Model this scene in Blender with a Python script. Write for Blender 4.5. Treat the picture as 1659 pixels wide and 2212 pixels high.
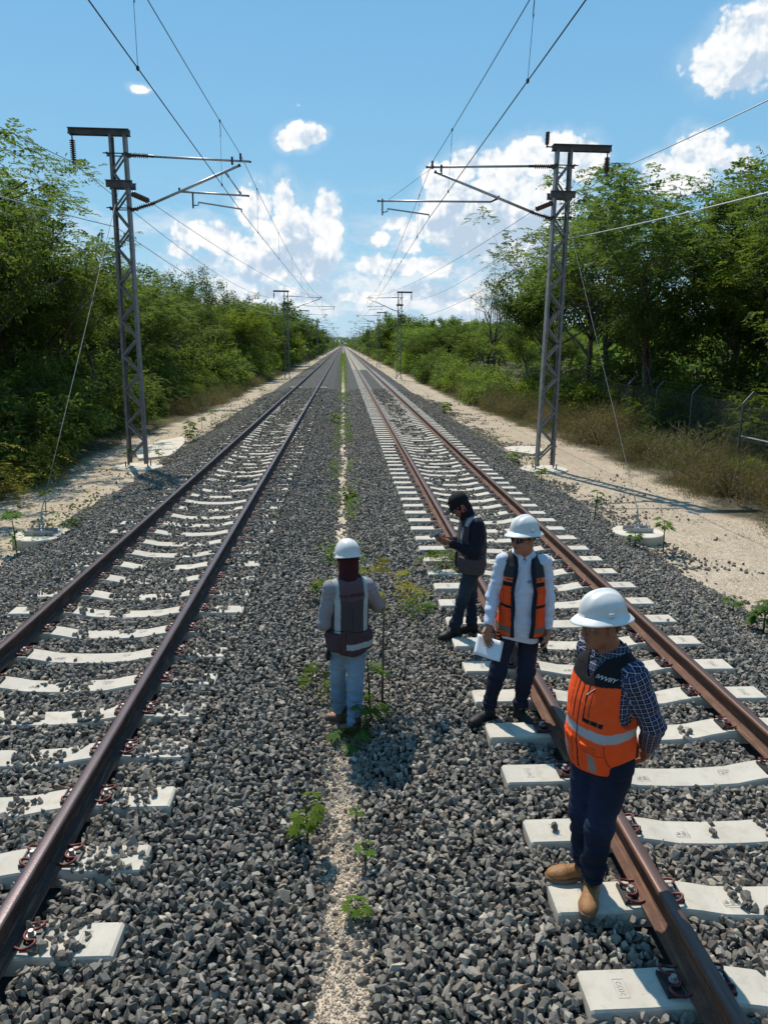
import bpy, bmesh, math, random
import numpy as np
from mathutils import Vector, Matrix
R = math.radians
for o in list(bpy.data.objects): bpy.data.objects.remove(o)
SC = bpy.context.scene
COL = SC.collection
rng = np.random.default_rng(7)

# ------------------------------------------------------------------ camera
# rows = world axes expressed in camera axes
F_PX, PPX, PPY = 1580.0, 829.5, 1106.0          # focal length and centre, in pixels of a 1659 x 2212 view
CAM = np.array([0.0, 0.0, 2.97])
_ry = np.array([-88.5, 361.0, -F_PX]); _ry /= np.linalg.norm(_ry)
_rz = -np.array([-90.5, -6934.0, -F_PX]); _rz /= np.linalg.norm(_rz)
_rz = _rz - _ry * _rz.dot(_ry); _rz /= np.linalg.norm(_rz)
_rx = np.cross(_ry, _rz)
RWC = np.array([_rx, _ry, _rz])
def ray(x, y): return RWC @ np.array([x - PPX, -(y - PPY), -F_PX])
def at_y(x, y, Y): d = ray(x, y); return CAM + d * (Y / d[1])
def at_z(x, y, Z): d = ray(x, y); return CAM + d * ((Z - CAM[2]) / d[2])
cd = bpy.data.cameras.new('camera'); cam = bpy.data.objects.new('camera', cd); COL.objects.link(cam)
cd.sensor_fit = 'AUTO'; cd.sensor_width = 36.0; cd.lens = F_PX / 2212.0 * 36.0
cd.clip_start = 0.05; cd.clip_end = 6000
M4 = Matrix.Identity(4)
for i in range(3):
    for j in range(3): M4[i][j] = RWC[i][j]
    M4[i][3] = CAM[i]
cam.matrix_world = M4
SC.camera = cam
SC.render.resolution_x = 767; SC.render.resolution_y = 1024

# ------------------------------------------------------------------ light
SUN_EL, SUN_AZ = 56.0, -22.0        # azimuth from +Y, clockwise
sd = bpy.data.lights.new('sun', 'SUN'); sun = bpy.data.objects.new('sun', sd); COL.objects.link(sun)
sd.energy = 5.0; sd.angle = R(0.55); sd.color = (1.0, 0.93, 0.81)
_s = Vector((math.sin(R(SUN_AZ)) * math.cos(R(SUN_EL)), math.cos(R(SUN_AZ)) * math.cos(R(SUN_EL)), math.sin(R(SUN_EL))))
sun.rotation_euler = _s.to_track_quat('Z', 'Y').to_euler()
sun.location = _s * 50
SC.view_settings.view_transform = 'Standard'; SC.view_settings.look = 'None'
SC.view_settings.exposure = 0.0; SC.view_settings.gamma = 1.0
try: SC.view_settings.use_curve_mapping = False
except Exception: pass
SC.cycles.max_bounces = 8; SC.cycles.transparent_max_bounces = 12
SC.cycles.diffuse_bounces = 3; SC.cycles.glossy_bounces = 3; SC.cycles.transmission_bounces = 4
SC.cycles.use_denoising = True

# ------------------------------------------------------------------ node helper
class NT:
    def __init__(s, tree): s.t = tree; s.n = tree.nodes; s.l = tree.links
    def new(s, typ, ins=None, **props):
        n = s.n.new(typ)
        for k, v in props.items(): setattr(n, k, v)
        if ins:
            for k, v in ins.items(): s.set(n, k, v)
        return n
    def set(s, n, k, v):
        sock = n.inputs[k]
        if isinstance(v, bpy.types.NodeSocket): s.l.new(v, sock)
        elif isinstance(v, bpy.types.Node): s.l.new(v.outputs[0], sock)
        else:
            if sock.type == 'RGBA' and len(v) == 3: v = (*v, 1)
            sock.default_value = v
    def math(s, op, a, b=0.0, clamp=False):
        n = s.n.new('ShaderNodeMath'); n.operation = op; n.use_clamp = clamp
        s.set(n, 0, a); s.set(n, 1, b); return n.outputs[0]
    def vmath(s, op, a, b=(0, 0, 0)):
        n = s.n.new('ShaderNodeVectorMath'); n.operation = op
        s.set(n, 0, a); s.set(n, 1, b)
        return n.outputs['Value'] if op in ('LENGTH', 'DOT_PRODUCT', 'DISTANCE') else n.outputs[0]
    def mix(s, fac, a, b):
        n = s.n.new('ShaderNodeMix'); n.data_type = 'RGBA'
        s.set(n, 0, fac); s.set(n, 6, a); s.set(n, 7, b); return n.outputs[2]
    def ramp(s, fac, stops, interp='LINEAR'):
        n = s.n.new('ShaderNodeValToRGB'); n.color_ramp.interpolation = interp
        e = n.color_ramp.elements
        while len(e) < len(stops): e.new(0.5)
        for i, (p, c) in enumerate(stops):
            e[i].position = p; c = (c, c, c) if isinstance(c, (int, float)) else c; e[i].color = (*c[:3], 1)
        s.set(n, 0, fac); return n.outputs[0]
    def maprange(s, v, a, b, c=0.0, d=1.0, smooth=False):
        n = s.n.new('ShaderNodeMapRange'); n.clamp = True
        if smooth: n.interpolation_type = 'SMOOTHSTEP'
        s.set(n, 0, v); s.set(n, 1, a); s.set(n, 2, b); s.set(n, 3, c); s.set(n, 4, d); return n.outputs[0]
    def noise(s, vec, scale, detail=3, rough=0.55, dist=0.0, out=0):
        n = s.n.new('ShaderNodeTexNoise'); s.set(n, 'Vector', vec); s.set(n, 'Scale', scale)
        s.set(n, 'Detail', detail); s.set(n, 'Roughness', rough); s.set(n, 'Distortion', dist); return n.outputs[out]
    def voronoi(s, vec, scale, out='Distance', feature='F1', rand=1.0):
        n = s.n.new('ShaderNodeTexVoronoi'); n.feature = feature
        s.set(n, 'Vector', vec); s.set(n, 'Scale', scale); s.set(n, 'Randomness', rand); return n.outputs[out]
    def bump(s, h, strength=0.5, dist=0.01, normal=None):
        n = s.n.new('ShaderNodeBump'); s.set(n, 'Strength', strength); s.set(n, 'Distance', dist); s.set(n, 'Height', h)
        if normal is not None: s.set(n, 'Normal', normal)
        return n.outputs[0]

def material(name, fn):
    m = bpy.data.materials.new(name); m.use_nodes = True
    t = NT(m.node_tree); m.node_tree.nodes.clear()
    out = t.new('ShaderNodeOutputMaterial')
    sh = fn(t); t.l.new(sh.outputs[0] if isinstance(sh, bpy.types.Node) else sh, out.inputs['Surface'])
    return m
def principled(t, color, rough=0.7, metal=0.0, normal=None, spec=0.5, **kw):
    p = t.new('ShaderNodeBsdfPrincipled')
    t.set(p, 'Base Color', color); t.set(p, 'Roughness', rough); t.set(p, 'Metallic', metal)
    t.set(p, 'Specular IOR Level', spec)
    if normal is not None: t.set(p, 'Normal', normal)
    for k, v in kw.items(): t.set(p, k, v)
    return p
def obj_co(t): return t.new('ShaderNodeTexCoord').outputs['Object']
def world_co(t): return t.new('ShaderNodeNewGeometry').outputs['Position']
def simple(name, c1, c2=None, scale=6.0, rough=0.7, metal=0.0, bump=0.2, bdist=0.003, bscale=40.0, spec=0.5, world=False):
    def fn(t):
        co = world_co(t) if world else obj_co(t)
        c = t.mix(t.maprange(t.noise(co, scale, 5), .35, .65), c1, c2) if c2 else (*c1, 1)
        nm = t.bump(t.noise(co, bscale, 4), bump, bdist) if bump else None
        return principled(t, c, rough, metal, nm, spec)
    return material(name, fn)

# ------------------------------------------------------------------ sky with cumulus clouds
W = bpy.data.worlds.new('World'); SC.world = W; W.use_nodes = True
t = NT(W.node_tree); t.n.clear()
sky = t.new('ShaderNodeTexSky', sky_type='NISHITA'); sky.sun_disc = False
sky.sun_elevation = R(SUN_EL); sky.sun_rotation = R(SUN_AZ); sky.altitude = 0
sky.air_density = 1.0; sky.dust_density = 0.35; sky.ozone_density = 1.6
dirv = t.vmath('NORMALIZE', t.new('ShaderNodeTexCoord').outputs['Generated'])
def fbm(vec, sc, det=6, r=0.55): return t.noise(vec, sc, det, r)
def direction(x, y): d = ray(x, y); return d / np.linalg.norm(d)
# cloud heaps: (x, y, radius across, radius up) seen from the tracks, in view pixels, turned into directions
PUFFS = [
 (1650, 75, 70, 52), (1570, 140, 62, 46), (1530, 165, 34, 26), (1610, 130, 62, 50), (1590, 70, 16, 16),
 (652, 294, 46, 20), (612, 296, 22, 20), (640, 280, 26, 16), (690, 296, 22, 15),
 (308, 180, 17, 7), (650, 225, 6, 3),
 (425, 512, 48, 30), (480, 520, 40, 34), (395, 545, 26, 20), (540, 415, 22, 14),
 (560, 450, 38, 46), (612, 425, 30, 42), (640, 490, 56, 62), (700, 460, 34, 44), (690, 530, 44, 44), (600, 520, 54, 48), (720, 500, 22, 40),
 (560, 580, 50, 32), (660, 575, 56, 30), (520, 545, 44, 32),
 (930, 375, 26, 26), (975, 375, 34, 30), (1010, 355, 36, 38), (1060, 360, 38, 42), (1110, 345, 34, 44), (1145, 340, 32, 46), (1185, 350, 34, 42), (1215, 325, 30, 34), (1262, 345, 36, 38),
 (975, 430, 58, 52), (1060, 440, 78, 66), (1160, 440, 78, 66), (950, 490, 58, 42), (1040, 520, 92, 44), (1130, 545, 72, 44), (1180, 500, 60, 60),
 (845, 478, 34, 16), (812, 513, 15, 18), (880, 535, 34, 24), (790, 570, 30, 22), (865, 585, 54, 22), (940, 585, 54, 26), (880, 500, 26, 20),
 (1500, 335, 36, 42), (1440, 365, 36, 22), (1560, 345, 42, 24), (1535, 305, 22, 24), (1480, 385, 74, 34), (1590, 355, 20, 16),
 (770, 635, 56, 18), (900, 640, 64, 16), (1000, 645, 56, 22), (590, 645, 84, 18), (1150, 640, 74, 26),
]
warp = t.vmath('SCALE', t.vmath('SUBTRACT', t.noise(dirv, 8.0, 4, 0.55, out=1), (0.5, 0.5, 0.5)))
warp.node.inputs['Scale'].default_value = 0.045
pd = t.vmath('ADD', dirv, warp)
BIG = [p for p in PUFFS if p[2] >= 44]
LOW = [(640, 630, 190, 62), (930, 640, 250, 70), (1060, 590, 170, 60), (800, 600, 110, 55), (450, 590, 120, 40)]
def density(pd, grow=1.0, puffs=PUFFS):
    acc = None
    for (x, y, rx_, ry_) in puffs:
        c = direction(x, y)
        k = F_PX * 1.02 / grow
        v = t.vmath('MULTIPLY', t.vmath('SUBTRACT', pd, tuple(c)), (k / rx_, k / (rx_ * 1.6), k / ry_))
        d = t.vmath('DOT_PRODUCT', v, v)
        acc = d if acc is None else t.math('MINIMUM', acc, d)
    return t.math('SUBTRACT', 1.0, t.math('SQRT', acc))
base = density(pd, 1.12)
wob = t.vmath('ADD', dirv, t.vmath('MULTIPLY', t.vmath('SUBTRACT', t.noise(dirv, 22.0, 5, 0.62, out=1), (0.5, 0.5, 0.5)), (.028, .028, .028)))
def billow(vec):
    """rounded heads of several sizes"""
    a = t.voronoi(vec, 21.0); b = t.voronoi(vec, 50.0); c = t.voronoi(vec, 120.0)
    s = t.math('ADD', t.math('MULTIPLY', t.math('SUBTRACT', 0.42, a), 0.75), t.math('MULTIPLY', t.math('SUBTRACT', 0.42, b), 0.50))
    return t.math('ADD', s, t.math('MULTIPLY', t.math('SUBTRACT', 0.42, c), 0.42))
fine = t.math('SUBTRACT', fbm(dirv, 60.0, 9, 0.68), 0.5)
b0 = t.math('ADD', billow(wob), t.math('MULTIPLY', fine, 0.9))
b1 = billow(t.vmath('ADD', wob, (-0.006, 0, 0.012)))
wisp = t.math('MULTIPLY', t.math('SUBTRACT', fbm(dirv, 12.0, 7, 0.62), 0.5), 0.9)
dens = t.math('ADD', t.math('ADD', base, t.math('MULTIPLY', b0, 0.62)), t.math('MULTIPLY', wisp, 0.45))
mask = t.math('POWER', t.maprange(dens, -0.12, 0.20, 0, 1, True), 1.0)
veil = t.math('MULTIPLY', t.maprange(t.math('ADD', base, t.math('MULTIPLY', wisp, 1.4)), -0.50, 0.25, 0, 1, True), 0.20)
mask = t.math('MAXIMUM', mask, veil)
bank = t.math('MULTIPLY', t.maprange(t.math('ADD', t.math('ADD', density(pd, 1.0, LOW), t.math('MULTIPLY', b0, .40)), t.math('MULTIPLY', wisp, 1.5)), 0.0, 0.50, 0, 1, True), 0.55)
mask = t.math('MAXIMUM', mask, bank)
relief = t.math('SUBTRACT', billow(wob), b1)              # side of each billow turned to the sun is brighter
above = density(t.vmath('ADD', pd, (-0.006, 0, 0.030)), 1.0, BIG)   # cloud overhead: this part is in its shade
shn = t.math('MULTIPLY', t.math('SUBTRACT', fbm(dirv, 11.0, 6, 0.6), .5), 2.2)
shade = t.maprange(t.math('ADD', above, shn), -0.05, 0.72, 1.0, 0.0, True)
lit = t.math('ADD', t.math('MULTIPLY', shade, .80), t.math('MULTIPLY', relief, 1.35))
lit = t.math('ADD', lit, t.math('MULTIPLY', fine, 0.55))
lit = t.maprange(lit, 0.02, 1.02, 0, 1)
ccol = t.ramp(lit, [(0, (.52, .65, .80)), (.35, (.66, .76, .87)), (.7, (.90, .94, .97)), (1, (1, 1, 1))])
ccol = t.vmath('SCALE', ccol); ccol.node.inputs['Scale'].default_value = 11.2
sep = t.new('ShaderNodeSeparateXYZ', {0: dirv})
el = sep.outputs[2]
# low, thin layers towards the horizon
lv = t.vmath('MULTIPLY', dirv, (1.0, 1.0, 3.2))
low = t.math('MULTIPLY', t.maprange(t.math('ADD', t.noise(lv, 9.0, 9, 0.62, 0.5), t.math('MULTIPLY', billow(lv), .12)), 0.44, 0.62, 0, 1, True), t.maprange(el, 0.06, 0.22, 1, 0, True))
lowc = t.mix(t.maprange(t.noise(lv, 16.0, 5), .35, .65), (6.0, 7.4, 9.2), (9.6, 10.2, 10.8))
hazef = t.maprange(el, 0.0, 0.16, 0.55, 0.0)
hsv = t.new('ShaderNodeHueSaturation', {'Hue': 0.492, 'Saturation': 1.12, 'Value': 1.0, 'Color': sky.outputs[0]})
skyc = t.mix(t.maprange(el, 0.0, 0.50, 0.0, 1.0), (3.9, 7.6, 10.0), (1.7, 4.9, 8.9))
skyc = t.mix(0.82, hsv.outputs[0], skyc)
skyc = t.mix(hazef, skyc, (6.8, 8.6, 10.0))
skyc = t.mix(t.math('MULTIPLY', low, 0.9), skyc, lowc)
skyc = t.mix(mask, skyc, ccol)
# sky away from the sun is dimmed and warmed to weaken shadow fill
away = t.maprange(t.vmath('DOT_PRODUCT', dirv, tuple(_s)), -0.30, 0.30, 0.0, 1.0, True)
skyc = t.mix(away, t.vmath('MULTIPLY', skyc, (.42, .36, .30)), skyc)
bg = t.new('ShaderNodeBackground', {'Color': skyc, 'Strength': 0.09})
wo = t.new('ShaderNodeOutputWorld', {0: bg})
W.cycles.sampling_method = 'MANUAL'; W.cycles.sample_map_resolution = 512

# ------------------------------------------------------------------ object helpers
def tag(o, label=None, cat=None, group=None, kind=None):
    if label: o['label'] = label
    if cat: o['category'] = cat
    if group: o['group'] = group
    if kind: o['kind'] = kind
    return o
def mesh_np(name, verts, faces, smooth=False):
    """verts (N,3); faces (M,k) array or list of tuples"""
    me = bpy.data.meshes.new(name)
    if isinstance(faces, np.ndarray) and len(faces):
        k = faces.shape[1]
        me.vertices.add(len(verts)); me.vertices.foreach_set('co', np.asarray(verts, np.float32).ravel())
        me.loops.add(faces.size); me.loops.foreach_set('vertex_index', faces.astype(np.int32).ravel())
        me.polygons.add(len(faces))
        me.polygons.foreach_set('loop_start', np.arange(0, faces.size, k, dtype=np.int32))
        me.update(calc_edges=True)
    else:
        me.from_pydata([tuple(v) for v in verts], [], [tuple(f) for f in faces]); me.update()
    if smooth: me.polygons.foreach_set('use_smooth', np.ones(len(me.polygons), bool))
    return me
def link(name, me, mat=None, parent=None):
    o = bpy.data.objects.new(name, me); COL.objects.link(o)
    if mat is not None:
        for m_ in (mat if isinstance(mat, (list, tuple)) else [mat]): me.materials.append(m_)
    if parent is not None: o.parent = parent
    return o
def empty(name, loc=(0, 0, 0), rz=0.0):
    o = bpy.data.objects.new(name, None); COL.objects.link(o)
    o.location = tuple(float(v) for v in loc); o.rotation_euler = (0, 0, rz); o.empty_display_size = 0.2
    return o
def copy_tree(o, parent=None):
    c = o.copy(); COL.objects.link(c); c.parent = parent
    for ch in list(o.children): copy_tree(ch, c)
    return c
class MB:
    """collects shapes for ONE mesh"""
    def __init__(s): s.v = []; s.f = []
    def add(s, vs, fs):
        n = len(s.v); s.v += [tuple(map(float, v)) for v in vs]; s.f += [tuple(i + n for i in f) for f in fs]; return s
    def box(s, lo, hi):
        x0, y0, z0 = lo; x1, y1, z1 = hi
        return s.add([(x0,y0,z0),(x1,y0,z0),(x1,y1,z0),(x0,y1,z0),(x0,y0,z1),(x1,y0,z1),(x1,y1,z1),(x0,y1,z1)],
                     [(0,3,2,1),(4,5,6,7),(0,1,5,4),(1,2,6,5),(2,3,7,6),(3,0,4,7)])
    def bar(s, a, b, w, h, upv=(0, 0, 1)):
        a = Vector(a); b = Vector(b); d = (b - a).normalized(); u = Vector(upv)
        if abs(d.dot(u)) > .98: u = Vector((0, 1, 0))
        x = d.cross(u).normalized() * (w / 2); y = x.cross(d).normalized() * (h / 2)
        vs = [a-x-y, a+x-y, a+x+y, a-x+y, b-x-y, b+x-y, b+x+y, b-x+y]
        return s.add(vs, [(0,3,2,1),(4,5,6,7),(0,1,5,4),(1,2,6,5),(2,3,7,6),(3,0,4,7)])
    def tube(s, pts, r, n=8, closed=False):
        pts = [Vector(p) for p in pts]; N = len(pts)
        rs = r if isinstance(r, (list, tuple, np.ndarray)) else [r] * N
        ref = None; rings = []
        for i, p in enumerate(pts):
            if closed: d = pts[(i + 1) % N] - pts[i - 1]
            else: d = pts[min(i + 1, N - 1)] - pts[max(i - 1, 0)]
            d.normalize()
            if ref is None:
                ref = Vector((0, 0, 1)) if abs(d.z) < .9 else Vector((1, 0, 0))
            x = d.cross(ref)
            if x.length < 1e-6: x = d.orthogonal()
            x.normalize(); y = x.cross(d).normalized(); ref = y
            rings.append([p + (x * math.cos(2*math.pi*k/n) + y * math.sin(2*math.pi*k/n)) * rs[i] for k in range(n)])
        vs = [v for rg in rings for v in rg]; fs = []
        for i in range(N if closed else N - 1):
            j = (i + 1) % N
            for k in range(n): fs.append((i*n+k, i*n+(k+1) % n, j*n+(k+1) % n, j*n+k))
        if not closed: fs += [tuple(range(n-1, -1, -1)), tuple((N-1)*n + k for k in range(n))]
        return s.add(vs, fs)
    def lathe(s, prof, n=16, o=(0, 0, 0), axis='z'):
        vs = []; fs = []
        for (r_, z_) in prof:
            for k in range(n):
                a = 2*math.pi*k/n; vs.append((r_*math.cos(a), r_*math.sin(a), z_))
        m = len(prof)
        for i in range(m-1):
            for k in range(n): fs.append((i*n+k, i*n+(k+1) % n, (i+1)*n+(k+1) % n, (i+1)*n+k))
        fs += [tuple(range(n-1, -1, -1)), tuple((m-1)*n+k for k in range(n))]
        if isinstance(axis, str):
            q = Matrix.Identity(3)
        else: q = Vector(axis).normalized().to_track_quat('Z', 'Y').to_matrix()
        return s.add([q @ Vector(v) + Vector(o) for v in vs], fs)
    def build(s, name, mat, parent=None, smooth=False, bevel=0.0):
        me = mesh_np(name, s.v, s.f, smooth)
        bm = bmesh.new(); bm.from_mesh(me); bmesh.ops.recalc_face_normals(bm, faces=bm.faces)
        if bevel: bmesh.ops.bevel(bm, geom=[e for e in bm.edges if len(e.link_faces) == 2 and e.calc_face_angle(0) > .5], offset=bevel, segments=1, affect='EDGES')
        bm.to_mesh(me); bm.free()
        return link(name, me, mat, parent)
def set_attr(me, name, vals, typ='FLOAT', dom='POINT'):
    a = me.attributes.new(name, typ, dom)
    key = {'FLOAT': 'value', 'INT': 'value', 'FLOAT_VECTOR': 'vector', 'FLOAT_COLOR': 'color'}[typ]
    a.data.foreach_set(key, np.asarray(vals, np.int32 if typ == 'INT' else np.float32).ravel())
# lattice noise for shaping geometry
_lat = rng.random((32, 32, 32)).astype(np.float32)
def vnoise(p, sc=1.0):
    q = np.asarray(p, np.float32) * sc; i = np.floor(q).astype(int); f = q - i; f = f*f*(3-2*f); i &= 31; j = (i+1) & 31
    g = lambda a, b, c: _lat[a, b, c]
    x0, y0, z0 = i[:, 0], i[:, 1], i[:, 2]; x1, y1, z1 = j[:, 0], j[:, 1], j[:, 2]; u, v, w = f[:, 0], f[:, 1], f[:, 2]
    a = g(x0,y0,z0)*(1-u)+g(x1,y0,z0)*u; b = g(x0,y1,z0)*(1-u)+g(x1,y1,z0)*u
    c = g(x0,y0,z1)*(1-u)+g(x1,y0,z1)*u; d = g(x0,y1,z1)*(1-u)+g(x1,y1,z1)*u
    return (a*(1-v)+b*v)*(1-w)+(c*(1-v)+d*v)*w - 0.5
def v2(x, y, sc, off=0.0):
    x = np.asarray(x, float); return vnoise(np.stack([x*sc, np.asarray(y)*sc + off, np.full_like(x, 3.3+off)], -1))
# ================================================================== GROUND, BALLAST, TRACKS
TRK = 2.45; RAILX = 0.7535; SL_HALF = 1.30
GZ = -0.45
BLOCKS = [(5.64, 13.3, .50), (-5.42, 13.15, .50), (-5.7, 20.58, .70), (5.75, 20.43, .70)]     # round footings standing at the foot of the slope
def profile(x, y):
    """height of the ballast / ground surface"""
    ax = np.abs(x)
    edge = 0.30 * v2(x*0, y, 0.35) + 0.12 * v2(x*0, y, 1.7, 5)
    b = np.interp(ax, [0, .10, .62, 1.0, 3.95, 4.15, 5.35], [-.31, -.30, -.11, -.065, -.065, -.09, GZ])
    b = np.where(ax > 4.15, np.interp(ax + edge, [4.1, 5.35], [-.09, GZ]), b)
    out = GZ + 0.05 * v2(x, y, 0.5, 2) + 0.02 * v2(x, y, 2.1, 4)
    r_ = np.where(ax > 5.35, out, b)
    for bx, by, br in BLOCKS:
        k = np.clip((np.hypot(x - bx, y - by) - br)/.35, 0, 1); r_ = GZ + (r_ - GZ)*k*k*(3 - 2*k)
    return r_
def sand(name, veg=False):
    def fn(t):
        co = world_co(t)
        n1 = t.noise(co, 0.7, 6); n2 = t.noise(co, 9.0, 5)
        c = t.mix(t.maprange(n1, .35, .65), (.40, .305, .215), (.49, .395, .29))
        c = t.mix(t.maprange(n2, .38, .75), c, (.25, .19, .13))
        c = t.mix(t.maprange(t.noise(co, 2.3, 7, .7), .54, .66, 0, .6), c, (.22, .17, .115))
        vc = t.voronoi(co, 55.0, 'Color'); vs = t.new('ShaderNodeSeparateXYZ', {0: vc}).outputs[0]
        c = t.mix(t.maprange(vs, .55, 1.0, 0, .75), c, (.66, .57, .45))
        c = t.mix(t.maprange(vs, .28, 0.0, 0, .55), c, (.27, .22, .16))
        sx = t.new('ShaderNodeSeparateXYZ', {0: co}).outputs[0]
        ax = t.math('ABSOLUTE', sx)
        e = t.math('ADD', ax, t.math('MULTIPLY', t.math('SUBTRACT', t.noise(co, .8, 7, .65), .5), 2.6))
        e = t.math('ADD', e, t.math('ADD', t.maprange(sx, -1, 1, .75, 0), t.maprange(t.new('ShaderNodeSeparateXYZ', {0: co}).outputs[1], 24, 44, 0, .9)))
        soil = t.mix(t.maprange(n2, .35, .65), (.055, .046, .028), (.12, .10, .06))
        c = t.mix(t.maprange(e, 7.9, 8.7, 0, 1, True), c, soil)
        c = t.mix(t.maprange(ax, .5, .7, .55, 0), c, (.62, .51, .39))
        # damp, browner wheel lines along the service path
        rut = t.math('MULTIPLY', t.maprange(t.math('ABSOLUTE', t.math('SUBTRACT', e, 7.1)), .0, .45, 1, 0, True), .35)
        c = t.mix(rut, c, (.33, .27, .19))
        h = t.math('ADD', t.math('MULTIPLY', t.voronoi(co, 55.0), -.6), t.math('MULTIPLY', n2, .8))
        return principled(t, c, .95, 0, t.bump(h, .7, .015), .2)
    return material(name, fn)
M_SAND = sand('pale_limestone_sand')
def bed_fn(t):
    co = world_co(t)
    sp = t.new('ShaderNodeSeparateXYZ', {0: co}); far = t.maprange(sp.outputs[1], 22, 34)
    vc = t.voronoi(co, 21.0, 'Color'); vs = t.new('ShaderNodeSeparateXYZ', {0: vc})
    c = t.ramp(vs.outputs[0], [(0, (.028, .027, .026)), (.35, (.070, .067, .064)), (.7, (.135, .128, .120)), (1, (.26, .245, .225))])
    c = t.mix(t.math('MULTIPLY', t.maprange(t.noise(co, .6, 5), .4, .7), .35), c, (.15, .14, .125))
    c = t.mix(far, (.030, .029, .028), t.mix(.42, c, (.012, .012, .012)))  # far bed colour blackened to stand in for shade between loose stones
    return principled(t, c, .9, 0, t.bump(t.voronoi(co, 21.0), 1.0, .04), .3)
M_BED = material('crushed_stone_bed', bed_fn)

# ground: one sheet out to the horizon, fine near the tracks
def ground():
    xs = np.concatenate([[-3000, -1200, -500, -200, -90, -50, -30, -20], np.arange(-14, 14.01, .35), [20, 30, 50, 90, 200, 500, 1200, 3000]])
    ys = np.concatenate([[-400, -100, -30, -10], np.arange(-2, 40, .35), np.arange(40, 120, 1.6), np.arange(120, 500, 8), [600, 900, 1500, 3000]])
    X, Y = np.meshgrid(xs, ys, indexing='ij')
    Z = np.where(np.abs(X) < 5.2, GZ + .0, profile(X.ravel(), Y.ravel()).reshape(X.shape))
    Z = np.where(np.abs(X) < .5, -.303, Z)
    Z = np.where(np.abs(X) > 15, GZ, Z)
    v = np.stack([X, Y, Z], -1).reshape(-1, 3); nx, ny = X.shape
    i = np.arange(nx-1)[:, None]*ny + np.arange(ny-1)[None]
    f = np.stack([i, i+ny, i+ny+1, i+1], -1).reshape(-1, 4)
    tag(link('ground', mesh_np('ground', v, f, True), M_SAND), kind='structure')
ground()
def strip(name, x0, x1, dx, dz, mat, y0=-1.0, lab=None):
    xs = np.arange(x0, x1 + dx/2, dx); ys = np.concatenate([np.arange(y0, 30, .25), np.arange(30, 120, 1.5), np.arange(120, 1450, 16)])
    X, Y = np.meshgrid(xs, ys, indexing='ij'); Z = profile(X.ravel(), Y.ravel()).reshape(X.shape) + dz
    lxx = np.abs(X) - TRK; mid = np.abs(lxx) < 1.25
    up = np.clip((Y - 48)/6, 0, 1)
    Z = np.where(mid, Z + up*(.088 if x1 < 0 else np.interp(np.abs(lxx), [0, .45, .6, 1.3], [.085, .07, .02, .02])), Z)
    Z = np.where((np.abs(X) < 4.2) & ~mid, Z + up*.03, Z)
    Z = np.where(np.abs(X) > 5.3, GZ - .12, Z)
    v = np.stack([X, Y, Z], -1).reshape(-1, 3); nx, ny = X.shape
    i = np.arange(nx-1)[:, None]*ny + np.arange(ny-1)[None]
    f = np.stack([i, i+ny, i+ny+1, i+1], -1).reshape(-1, 4)
    return tag(link(name, mesh_np(name, v, f, True), mat), kind='structure')
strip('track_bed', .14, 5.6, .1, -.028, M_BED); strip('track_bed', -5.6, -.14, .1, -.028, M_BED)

# ---- sleepers
S0 = {1: 2.91 - .6 * 3 - .085, -1: 3.18 - .6 * 3 + .05}
NS = 150
def m_conc_fn(t):
    co = obj_co(t); rnd = t.new('ShaderNodeObjectInfo').outputs['Random']
    w = t.vmath('ADD', world_co(t), (0, 0, 0))
    n = t.noise(w, 3.0, 6); n2 = t.noise(w, 34.0, 5)
    c = t.mix(t.maprange(n, .35, .65), (.50, .445, .365), (.58, .525, .44))
    c = t.mix(t.maprange(n2, .58, .75, 0, .5), c, (.50, .47, .41))
    c = t.mix(t.math('MULTIPLY', t.maprange(t.noise(w, 4.0, 6, .65, 1.2), .56, .70), .55), c, (.40, .29, .17))
    c = t.mix(t.math('MULTIPLY', t.maprange(t.noise(w, 60.0, 4, .7), .62, .70), .5), c, (.20, .18, .15))
    c = t.mix(t.math('MULTIPLY', rnd, .38), c, (.42, .39, .34))
    c = t.mix(t.math('MULTIPLY', t.maprange(t.noise(w, 11.0, 7, .65), .50, .68), .40), c, (.33, .30, .25))
    pit = t.maprange(t.voronoi(w, 90.0), .0, .12, 0, 1)
    return principled(t, c, .85, 0, t.bump(t.math('ADD', t.math('MULTIPLY', n2, .5), t.math('MULTIPLY', pit, .4)), .35, .004), .3)
M_CONC = material('sleeper_concrete', m_conc_fn)
M_STAMP = simple('stamped_lettering', (.36, .34, .30), (.44, .42, .38), rough=.9)
M_CLIP = simple('red_oxide_spring_steel', (.115, .030, .030), (.17, .05, .045), 30, .55, .3, .3, .001, 200)
M_BOLT = simple('galvanised_bolt', (.30, .29, .27), (.42, .41, .38), 30, .5, .6)
M_PLATE = simple('black_guide_plate', (.022, .022, .024), None, rough=.55)
def sleeper_mesh():
    st = [(-1.30, -.016), (-1.285, -.004), (-1.02, -.004), (-.90, 0), (-.60, 0), (-.50, -.016), (-.36, -.045), (-.15, -.056), (0, -.058)]
    st = st + [(-a, b) for a, b in st[-2::-1]]
    vs = []; fs = []
    for x, z in st:
        e = .006 if abs(x) > 1.29 else 0
        wt, wb = .108 - e, .145
        vs += [(x, -wt, z), (x, wt, z), (x, wt + .008, z - .012), (x, wb, -.24), (x, -wb, -.24), (x, -wt - .008, z - .012)]
    n = 6; m = len(st)
    for i in range(m-1):
        for k in range(n): fs.append((i*n+k, (i+1)*n+k, (i+1)*n+(k+1) % n, i*n+(k+1) % n))
    fs += [tuple(range(n)), tuple((m-1)*n+k for k in range(n-1, -1, -1))]
    return mesh_np('sleeper', vs, fs)
SL_ME = sleeper_mesh(); SL_ME.materials.append(M_CONC)
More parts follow.
